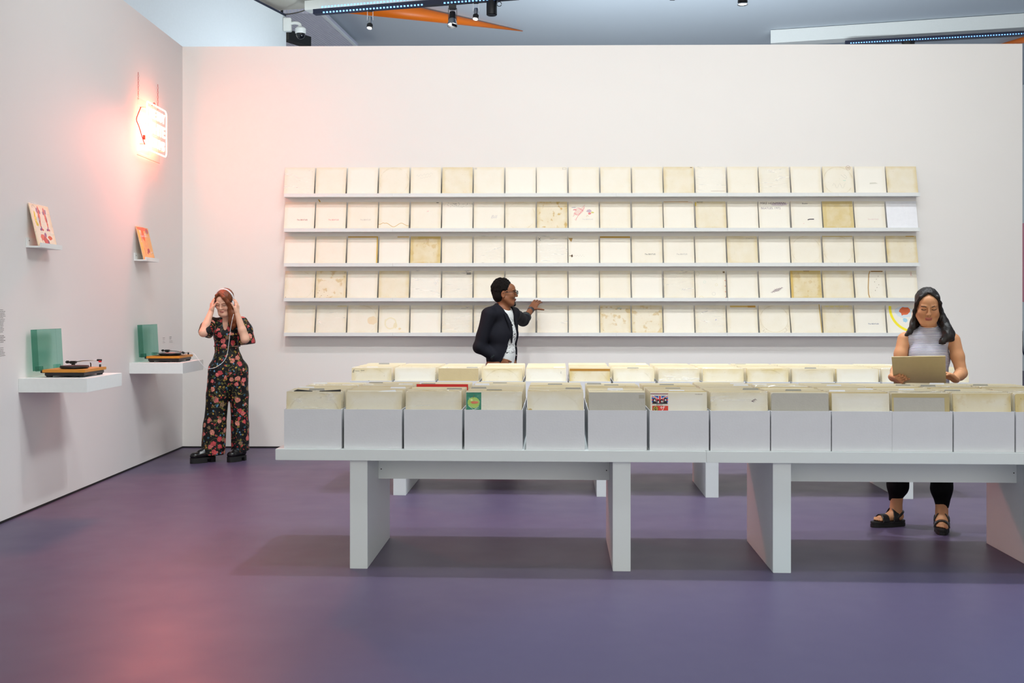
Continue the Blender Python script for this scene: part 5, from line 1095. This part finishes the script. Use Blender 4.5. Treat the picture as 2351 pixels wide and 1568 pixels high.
# floral jumpsuit
g = Field(axis((-.30, .30, .0048)), axis((-.27, .19, .0048)), axis((.06, 1.0, .008), (1.0, 1.39, .0048)))
torso_l(g); g.chain([(.0, -.03, 1.36), (.0, -.005, 1.29)], [.045, .06], .02)
for sx in (-.05, .055): g.ell((sx, -.066, 1.205), (.050, .042, .05), None, .04)
g.F -= .005
for pts, rs in (([(.0-.045, 0, .86), (-.075, 0, .62), (-.105, .01, .34), (-.118, .01, .075)], [.122, .106, .104, .112]), ([(.098, 0, .86), (.118, .0, .62), (.128, .005, .34), (.131, .01, .07)], [.110, .090, .082, .086])): g.chain(pts, rs, .02)
g.plane((0, 0, .072), (.12, 0, -1), (-.3, -.3, .0), (.3, .2, .13))
g.cap((.022, -.2, .05), (.022, .2, .05), .01, .01, .01, cut=True)
for pts, rs, pp, pn in (([(-.135, -.04, 1.316), (-.170, -.125, 1.262), (-.180, -.150, 1.225)], [.052, .064, .070], (-.186, -.170, 1.205), (-.35, -.45, -.85)), ([(.150, -.02, 1.315), (.178, -.075, 1.24), (.190, -.09, 1.13)], [.054, .066, .080], (.186, -.1, 1.108), (.12, -.1, -1))):
    gs = Field(*g.ax); gs.chain(pts, rs, .02); gs.plane(pp, pn); A_ = g.F; h_ = np.clip(.5+.5*(A_-gs.F)/.02, 0, 1); g.F = A_*(1-h_)+gs.F*h_-.02*h_*(1-h_)
g.ell((-.010, -.11, 1.325), (.026, .075, .090), None, .006, True); g.ell((0, -.02, 1.40), (.062, .09, .05), None, .006, True)
g.wobble(.0038, (26, 24, 10), 1.7)
m = mat('floral_print', (10, 12, 16), .6, spec=.3); M['floral'] = m; n = m.node_tree.nodes; L = m.node_tree.links
tc = n.new('ShaderNodeTexCoord'); nz = n.new('ShaderNodeTexNoise'); nz.inputs['Scale'].default_value = 34; L.new(tc.outputs['Object'], nz.inputs['Vector'])
dv = n.new('ShaderNodeVectorMath'); dv.operation = 'SCALE'; dv.inputs['Scale'].default_value = .03; L.new(nz.outputs['Color'], dv.inputs[0]); ad = n.new('ShaderNodeVectorMath'); L.new(tc.outputs['Object'], ad.inputs[0]); L.new(dv.outputs[0], ad.inputs[1])
col = None
def layer(prev, scale, thr, cols, off, rnd_=1.0, keep=.5):
    o_ = n.new('ShaderNodeVectorMath'); o_.inputs[1].default_value = (off, off*.7, off*1.3); L.new(ad.outputs[0], o_.inputs[0])
    v = n.new('ShaderNodeTexVoronoi'); v.inputs['Scale'].default_value = scale; v.inputs['Randomness'].default_value = rnd_; L.new(o_.outputs[0], v.inputs['Vector'])
    sc_ = n.new('ShaderNodeSeparateColor'); L.new(v.outputs['Color'], sc_.inputs[0])
    rp = n.new('ShaderNodeValToRGB'); rp.color_ramp.interpolation = 'CONSTANT'; L.new(sc_.outputs[0], rp.inputs[0]); els = rp.color_ramp.elements
    for i, c_ in enumerate(cols):
        e = els[i] if i < 2 else els.new(i/len(cols)); e.position = i/len(cols); e.color = lin(c_)
    ringm = mnode(n, L, 'MULTIPLY', mnode(n, L, 'LESS_THAN', v.outputs['Distance'], thr), mnode(n, L, 'LESS_THAN', sc_.outputs[1], keep))
    pet = n.new('ShaderNodeTexVoronoi'); pet.inputs['Scale'].default_value = scale*4.5; L.new(o_.outputs[0], pet.inputs['Vector']); pm = n.new('ShaderNodeMix'); pm.data_type = 'RGBA'; pm.blend_type = 'MULTIPLY'; pm.inputs[0].default_value = .6
    L.new(rp.outputs[0], pm.inputs[6]); pr = n.new('ShaderNodeMapRange'); pr.inputs[2].default_value = .6; pr.inputs[3].default_value = 1.5; pr.inputs[4].default_value = .35; L.new(pet.outputs['Distance'], pr.inputs[0]); L.new(pr.outputs[0], pm.inputs[7])
    mx = n.new('ShaderNodeMix'); mx.data_type = 'RGBA'; L.new(ringm, mx.inputs[0]); L.new(pm.outputs[2], mx.inputs[7])
    if prev is None: mx.inputs[6].default_value = lin((9, 11, 15))
    else: L.new(prev, mx.inputs[6])
    return mx.outputs[2]
nb = n.new('ShaderNodeTexNoise'); nb.inputs['Scale'].default_value = 11; nb.inputs['Detail'].default_value = 1; L.new(tc.outputs['Object'], nb.inputs['Vector']); br = mnode(n, L, 'LESS_THAN', mnode(n, L, 'ABSOLUTE', mnode(n, L, 'SUBTRACT', nb.outputs['Fac'], .5)), .006)
mx = n.new('ShaderNodeMix'); mx.data_type = 'RGBA'; mx.inputs[6].default_value = lin((9, 11, 15)); mx.inputs[7].default_value = lin((112, 104, 52)); L.new(br, mx.inputs[0]); col = mx.outputs[2]
col = layer(col, 30, .34, [(86, 104, 48), (120, 116, 60), (60, 96, 110), (150, 130, 60)], 3.1, 1, .55)
col = layer(col, 34, .30, [(204, 84, 80), (196, 160, 70), (96, 150, 186), (190, 60, 60)], 7.7, 1, .6)
col = layer(col, 17, .42, [(226, 120, 116), (232, 150, 130), (206, 80, 84), (150, 122, 92)], 1.9, 1, .62)
L.new(col, n['Principled BSDF'].inputs['Base Color'])
link('jumpsuit', g.mesh('jumpsuit'), 'floral', r)
link('waist_tie', tube('tie', [(.010+.118*math.cos(a), .0+.096*math.sin(a), 1.088) for a in [i*2*math.pi/28 for i in range(28)]], .006, 6, True), 'floral', r)
# platform shoes
def platform_shoe(toe, heel, name):
    t = Vector(toe); hl = Vector(heel); d = (t-hl).normalized(); a_ = math.atan2(d.y, d.x); Ln = (t-hl).length
    o = empty(name, ((t+hl)/2), a_); o.parent = r
    g = Field(axis((-Ln/2-.03, Ln/2+.03, .005)), axis((-.07, .07, .005)), axis((.03, .17, .005)))
    g.chain([(-Ln/2+.045, 0, .08), (0, 0, .075), (Ln/2-.045, 0, .068)], [.040, .042, .044], .02, flat=((0, 0, 1), .8)); g.chain([(-Ln/2+.045, 0, .08), (-Ln/2+.05, 0, .14)], [.04, .04], .02); g.chain([(-Ln/2+.06, 0, .12), (Ln*.1, 0, .095)], [.038, .03], .02); g.plane((0, 0, .045), (0, 0, -1))
    link('upper', g.mesh('upper'), M.get('polished') or M.setdefault('polished', mat('polished_black_leather', (14, 13, 14), .22)), o)
    bm = bmesh.new(); rounded_pts = [(Ln/2*math.cos(q)*(.98), .05*math.copysign(abs(math.sin(q))**.6, math.sin(q))) for q in [i*2*math.pi/24 for i in range(24)]]
    def sole(pts, z0, z1):
        bm = bmesh.new(); a2 = [bm.verts.new((x, y, z0)) for x, y in pts]; b2 = [bm.verts.new((x, y, z1)) for x, y in pts]; bm.faces.new(a2); bm.faces.new(b2)
        for i in range(len(pts)): bm.faces.new((a2[i], a2[(i+1) % len(pts)], b2[(i+1) % len(pts)], b2[i]))
        return bmdone(bm, 'sole')
    link('platform_sole', sole([(max(x, -Ln*.02) if False else x, y) for x, y in rounded_pts], .034, .050), 'rubber', o)
    link('forefoot_tread', sole([(max(x, -Ln*.08), y) for x, y in rounded_pts], .0005, .034), 'rubber', o); link('heel_block', sole([(min(x, -Ln*.24), y) for x, y in rounded_pts], .0005, .034), 'rubber', o)
    link('lace', tube('lace', [(Ln*.02+.02*math.sin(i*2.2), .018*math.cos(i*1.7), .128-.004*i) for i in range(7)], .002, 5), 'plasticblack', o)
platform_shoe((-.322, -.105, 0), (-.098, .01, 0), 'platform_shoe'); platform_shoe((.018, -.115, 0), (.178, .03, 0), 'platform_shoe')
# hair: parted, swept over one shoulder
g = Field(axis((-.13, .16, .0036)), axis((-.26, .10, .0036)), axis((1.20, 1.66, .0036)))
HE((0, .020, .046), (.081, .098, .088)); HE((0, .045, -.02), (.078, .068, .10))
HE((-.012, -.100, -.012), (.056, .066, .074), .006, True); HE((0, -.115, -.08), (.055, .06, .08), .006, True)
HC([(-.01, -.06, .112), (.036, -.084, .078), (.062, -.074, .03), (.074, -.054, -.03), (.074, -.05, -.09)], [.014, .018, .020, .022, .026])
HC([(-.015, -.06, .112), (-.045, -.066, .09), (-.066, -.045, .05), (-.074, -.02, .0)], [.012, .013, .012, .012])
g.chain([tuple(h.w((.070, -.045, -.05))), (.062, -.135, 1.40), (.066, -.135, 1.34), (.064, -.130, 1.285), (.058, -.128, 1.25)], [.030, .036, .036, .026, .008], .02)
g.chain([(.05, -.13, 1.40), (.04, -.135, 1.33), (.042, -.13, 1.28)], [.02, .02, .006], .014)
g.chain([(0, .01, 1.46), (.02, .05, 1.36), (.03, .05, 1.28)], [.07, .055, .03], .03)
g.wobble(.002, (150, 150, 30), 1.2)
link('hair', g.mesh('hair'), 'hair_red', r)
# headphones with cable to the turntable
wm = Matrix.Translation(r.location) @ Matrix.Rotation(r.rotation_euler.z, 4, 'Z')
hp = empty('headphones', wm @ Vector(tuple(h.w((0, .0, .0)))), r.rotation_euler.z, 'white over-ear headphones worn by the red-haired woman, cable to the turntable', 'headphones')
hq = h.c.copy()
def hl(p): return Vector(tuple(h.w(p)-hq))
M['hpwhite'] = mat('white_headphone_plastic', (226, 226, 228), .35)
link('headband', tube('band', [hl((.092*math.sin(a), .006, .020+.112*math.cos(a))) for a in [(-1.45+2.9*i/20) for i in range(21)]], .0085, 8), 'hpwhite', hp)
link('headband_pad', tube('pad', [hl((.086*math.sin(a), .006, .020+.1035*math.cos(a))) for a in [(-.8+1.6*i/12) for i in range(13)]], .008, 8), paint((190, 188, 188)), hp)
for sx in (-1, 1):
    cup = Field(axis((-.17, .17, .004)), axis((-.12, .12, .004)), axis((-.12, .14, .004)))
    c0 = np.array(hl((sx*.092, .004, -.012))); cup.ell(c0, (.018, .036, .044), h.R, .002); link('ear_cup', cup.mesh('cup'), 'hpwhite', hp)
    cup = Field(axis((-.17, .17, .004)), axis((-.12, .12, .004)), axis((-.12, .14, .004))); cup.ell(np.array(hl((sx*.079, .004, -.012))), (.013, .034, .041), h.R, .002); link('ear_cushion', cup.mesh('cush'), paint((60, 58, 60)), hp)
wmi = Matrix.Translation(hp.location) @ Matrix.Rotation(r.rotation_euler.z, 4, 'Z')
def cabpt(cx, cy, D):
    px_, py_ = 400+cx/3.564, 640+cy/3.564; return wmi.inverted() @ P(px_, py_, D)
cb = [wmi.inverted() @ (wm @ Vector((.086, -.10, 1.45)))]+[cabpt(*q) for q in ((476, 330, 9.93), (458, 430, 9.94), (448, 520, 9.95), (432, 620, 9.95), (405, 675, 9.94), (345, 722, 9.92), (290, 735, 9.90), (250, 725, 9.88), (205, 672, 9.86), (160, 612, 9.88), (115, 597, 9.94), (96, 612, 9.98), (95, 628, 10.0))]
link('cable', tube('cable', smooth_path(cb, 6), .0026, 6), 'hpwhite', hp)
# ============================================================== man reaching to the wall ledges
r = person(1165, 10.15, 'man in a dark blazer and printed white shirt reaching towards the wall ledges')
f = Field(axis((-.30, .40, .0045)), axis((-.30, .86, .0045)), axis((.0, .90, .016), (.90, 1.76, .0038)))
yaw = math.radians(82)
h = Head((-.022, -.015, 1.588), rotm(-.04, .0, yaw), 1.03)
build_head(f, h, True)
f.chain([(-.035, -.01, 1.53), (-.045, .0, 1.46), (-.050, .005, 1.40)], [.058, .058, .07], .02)
fw = np.array((.75, -.66)); lf = np.array((.66, .75)); cen = np.array((-.056, .0))
def Tq(a, b, z): q = cen+fw*a+lf*b; return (q[0], q[1], z)
def torso_m(f):
    f.chain([Tq(0, -.155, 1.390), Tq(0, 0, 1.41), Tq(0, .155, 1.392)], [.050, .062, .050], .03)
    f.chain([Tq(0, 0, 1.37), Tq(.01, 0, 1.2), Tq(.0, 0, 1.02), Tq(0, 0, .82)], [.092, .102, .098, .106], .05, flat=((lf[0], lf[1], 0), 1.32))
torso_m(f)
LS = Tq(0, .18, 1.39); LE = (.156, .40, 1.324); LW = (.244, .60, 1.440); RS = Tq(0, -.185, 1.385); RE = (-.262, -.135, 1.085); RW = (-.075, -.115, .958)
f.chain([LS, LE], [.052, .043], .02); f.chain([LE, LW], [.041, .027], .015); f.chain([RS, RE], [.054, .046], .02); f.chain([RE, RW], [.042, .028], .015)
hand(f, LW, (.50, .50, .72), (.28, .86, -.35), -1, [.32, .30, .28, .26], .10, 1.0, (1.0, .30, .15), .1)
hand(f, RW, (.75, .1, -.6), (-.2, .9, 0), 1, [.3, .3, .3, .3], .03, 1.0, (.4, .9, .2), .2)
for sx in (-1, 1): f.chain([Tq(0, sx*.09, .9), Tq(.01, sx*.10, .48), Tq(-.01, sx*.11, .07)], [.09, .06, .04], .03)
def beard(V, q, c):
    m_ = (q[:, 2] < -.082) & (q[:, 1] < -.066) & (np.abs(q[:, 0]) < .030); c[m_] = np.array(lin((18, 13, 11))[:3])
    m_ = (q[:, 2] < -.043) & (q[:, 2] > -.051) & (q[:, 1] < -.080) & (np.abs(q[:, 0]) < .026); c[m_] = np.array(lin((34, 22, 17))[:3])
    return c
body = link('body', f.mesh('body', skin_tone((132, 84, 56), h, (116, 66, 56), None, beard)), 'skin', r)
for sx in (-1, 1): face_line(f, h, [(sx*.016, .0235), (sx*.031, .0285), (sx*.048, .023)], .0026, 'eyebrow', 'brow_dark', body)
g = Field(axis((-.05, .15, .004)), axis((-.10, .10, .004)), axis((1.42, 1.56, .004)))
HE((0, -.080, -.106), (.019, .017, .018), .004); link('goatee', g.mesh('goatee'), M.setdefault('hair_curl', mat('tight_black_curls', (14, 10, 9), .85, spec=.2, noise=.5, nscale=120, bump=.9, bscale=190)), r)
# curls
g = Field(axis((-.20, .12, .0036)), axis((-.14, .14, .0036)), axis((1.46, 1.78, .0036)))
HE((0, .030, .050), (.083, .096, .086)); HE((0, .052, -.016), (.080, .066, .07))
rr = random.Random(5)
for i in range(520):
    t, u = rr.uniform(0, 2*math.pi), rr.uniform(-.95, 1); w_ = math.sqrt(max(0, 1-u*u)); q = (.083*math.cos(t)*w_, .032+.096*math.sin(t)*w_, .040+(.100 if u > 0 else .105)*u)
    if q[1] < -.035 and q[2] < .088: continue
    k_ = rr.uniform(.0055, .0095)*(1 if u > .2 else .7); w0 = h.w(q); g.ell(w0, (k_, k_, k_*1.5), None, .003)
HE((0, -.112, -.01), (.07, .07, .088), .006, True); HE((0, -.062, -.085), (.11, .085, .07), .006, True); HE((0, .0, -.115), (.11, .12, .045), .006, True)
for sx in (-1, 1): HE((sx*.086, .0, -.008), (.026, .032, .042), .004, True)
link('hair', g.mesh('hair'), 'hair_curl', r)
# glasses
gl = empty('glasses', (0, 0, 0)); gl.parent = r
for sx in (-1, 1):
    ring = [Vector(tuple(h.w((sx*.032+.024*math.cos(a), -.112-.002*abs(math.cos(a)), .004+.018*math.sin(a))))) for a in [i*2*math.pi/20 for i in range(20)]]
    link('rim', tube('rim', ring, .0022, 6, True), 'plasticblack', gl)
    bm = bmesh.new(); bm.faces.new([bm.verts.new(p) for p in ring]); link('lens', bmdone(bm, 'lens'), 'lens_glass', gl)
    link('temple', tube('temple', [Vector(tuple(h.w(p))) for p in ((sx*.056, -.110, .008), (sx*.079, -.07, .010), (sx*.084, -.01, .008), (sx*.084, .014, -.004))], .0024, 6), 'plasticblack', gl)
link('bridge', tube('br', [Vector(tuple(h.w(p))) for p in ((-.009, -.113, .008), (0, -.116, .011), (.009, -.113, .008))], .002, 6), 'plasticblack', gl)
# printed t-shirt
g = Field(axis((-.26, .22, .0042)), axis((-.24, .24, .0042)), axis((.86, 1.47, .0042)))
lr = ((lf[0], lf[1], 0), 1.34)
torso_m(g); g.chain([(-.045, .0, 1.46), (-.050, .005, 1.40)], [.058, .07], .02); g.F -= .006
q = Tq(.045, 0, 1.462); g.ell(q, (.062, .062, .05), None, .006, True); g.plane((0, 0, .872), (0, 0, -1))
m = mat('printed_white_jersey', (226, 230, 230), .8, spec=.15); M['tee'] = m; n = m.node_tree.nodes; L = m.node_tree.links; tc = n.new('ShaderNodeTexCoord')
nz = n.new('ShaderNodeTexNoise'); nz.inputs['Scale'].default_value = 13; nz.inputs['Detail'].default_value = 2.5; nz.inputs['Distortion'].default_value = 1.6; L.new(tc.outputs['Object'], nz.inputs['Vector'])
ln_ = mnode(n, L, 'LESS_THAN', mnode(n, L, 'ABSOLUTE', mnode(n, L, 'SUBTRACT', nz.outputs['Fac'], .5)), .017); bl = mnode(n, L, 'GREATER_THAN', nz.outputs['Fac'], .66)
sp = n.new('ShaderNodeSeparateXYZ'); L.new(tc.outputs['Object'], sp.inputs[0]); band = mnode(n, L, 'MULTIPLY', mnode(n, L, 'GREATER_THAN', sp.outputs[2], 1.02), mnode(n, L, 'LESS_THAN', sp.outputs[2], 1.36))
ink = mnode(n, L, 'MULTIPLY', mnode(n, L, 'MAXIMUM', ln_, bl), band); mx = n.new('ShaderNodeMix'); mx.data_type = 'RGBA'; mx.inputs[6].default_value = lin((226, 230, 230)); mx.inputs[7].default_value = lin((40, 40, 42)); L.new(ink, mx.inputs[0]); L.new(mx.outputs[2], n['Principled BSDF'].inputs['Base Color'])
link('printed_shirt', g.mesh('tee'), 'tee', r)
# blazer
g = Field(axis((-.36, .30, .0046)), axis((-.28, .50, .0046)), axis((.80, 1.50, .0046)))
torso_m(g); g.chain([(-.046, .0, 1.44), (-.050, .005, 1.40)], [.064, .074], .02); g.F -= .020
g.wedge(cen, fw, lf, [(.80, .0, .14), (.93, .006, .120), (1.08, .030, .082), (1.22, .040, .060), (1.34, .030, .062), (1.44, .0, .070), (1.5, 0, .08)])
g.ell(Tq(.06, 0, 1.49), (.075, .075, .055), None, .006, True)
g.chain([Tq(0, -.18, 1.388), RE, tuple(np.array(RE)*.30+np.array(RW)*.70)], [.068, .060, .047], .025); g.chain([Tq(0, .18, 1.392), LE, tuple(np.array(LE)*.62+np.array(LW)*.38)], [.064, .056, .050], .02)
e = np.array(LW)-np.array(LE); e /= np.linalg.norm(e); q = np.array(LE)*.60+np.array(LW)*.40; g.plane(q, e, q-.085, q+.085)
g.wobble(.0035, (34, 30, 22), .8); g.plane((0, 0, .835), (0, 0, -1))
M['blazer'] = mat('navy_black_wool', (20, 21, 30), .8, spec=.2, noise=.25, nscale=9, bump=.06, bscale=150); bl_o = link('blazer', g.mesh('blazer'), 'blazer', r)
# lapels, cuffs, button
def strip(name, pts, w, th, m, parent, side):
    bm = bmesh.new(); vs = []
    for p, ww in zip(pts, w):
        p = Vector(p); s_ = Vector((lf[0], lf[1], 0))*ww*side; o_ = Vector((fw[0], fw[1], 0))*th; vs.append([bm.verts.new(p), bm.verts.new(p+s_), bm.verts.new(p+s_+o_), bm.verts.new(p+o_)])
    for a_, b_ in zip(vs, vs[1:]):
        for i in range(4): bm.faces.new((a_[i], a_[(i+1) % 4], b_[(i+1) % 4], b_[i]))
    bm.faces.new(vs[0]); bm.faces.new(vs[-1]); return link(name, bmdone(bm, name, False), m, parent)
strip('lapel', [Tq(.045, -.060, 1.452), Tq(.098, -.035, 1.39), Tq(.126, -.008, 1.31), Tq(.131, .006, 1.22), Tq(.128, -.002, 1.12)], [.020, .046, .052, .040, .006], .010, 'blazer', bl_o, -1)
strip('lapel', [Tq(.050, .060, 1.445), Tq(.086, .074, 1.39), Tq(.098, .086, 1.31), Tq(.098, .094, 1.22), Tq(.088, .102, 1.12)], [.014, .026, .030, .024, .006], .010, 'blazer', bl_o, 1)
for z in (1.085, 1.0): link('button', lathe('bt', [(0, 0), (.008, 0), (.008, .004), (0, .004)], 12), paint((120, 118, 116), .3), bl_o, Tq(.086, .112, z), (math.pi/2, 0, .85))
for a_, b_, r0, t0 in ((RE, RW, .0495, .72), (LE, LW, .054, .36)):
    a_, b_ = np.array(a_), np.array(b_); p0, p1 = a_+(b_-a_)*(t0-.16), a_+(b_-a_)*t0; link('turned_cuff', tube('cuff', [Vector(p0), Vector(p1)], r0, 18), M.setdefault('cufflining', mat('dark_green_lining', (26, 36, 40), .6)), bl_o)
p0 = np.array(LE)*.18+np.array(LW)*.82; p1 = np.array(LE)*.05+np.array(LW)*.95
link('wristband', tube('wb', [Vector(p0), Vector(p0*.75+p1*.25), Vector(p1)], .0335, 16), mat('slate_wristband', (40, 46, 54), .4), r)
g = Field(axis((-.30, .20, .008)), axis((-.25, .25, .008)), axis((.05, .93, .01)))
g.chain([Tq(0, 0, .9), Tq(0, 0, .85)], [.115, .12], .03, flat=lr)
for sx in (-1, 1): g.chain([Tq(0, sx*.085, .82), Tq(.01, sx*.10, .47), Tq(-.01, sx*.11, .09)], [.10, .08, .065], .03)
g.plane((0, 0, .07), (0, 0, -1)); link('trousers', g.mesh('trousers'), 'blackcloth', r)
for sx in (-1, 1):
    o = empty('shoe', Tq(.04, sx*.11, 0), math.atan2(fw[1], fw[0])); o.parent = r; g = Field(axis((-.16, .18, .007)), axis((-.07, .07, .007)), axis((.012, .14, .007)))
    g.chain([(-.09, 0, .06), (.0, 0, .055), (.1, 0, .045)], [.045, .046, .04], .02); g.plane((0, 0, .02), (0, 0, -1)); link('upper', g.mesh('shoe'), 'polished', o); link('sole', boxmesh('sole', (-.13, -.045, .0005), (.14, .045, .02), .01), 'rubber', o)
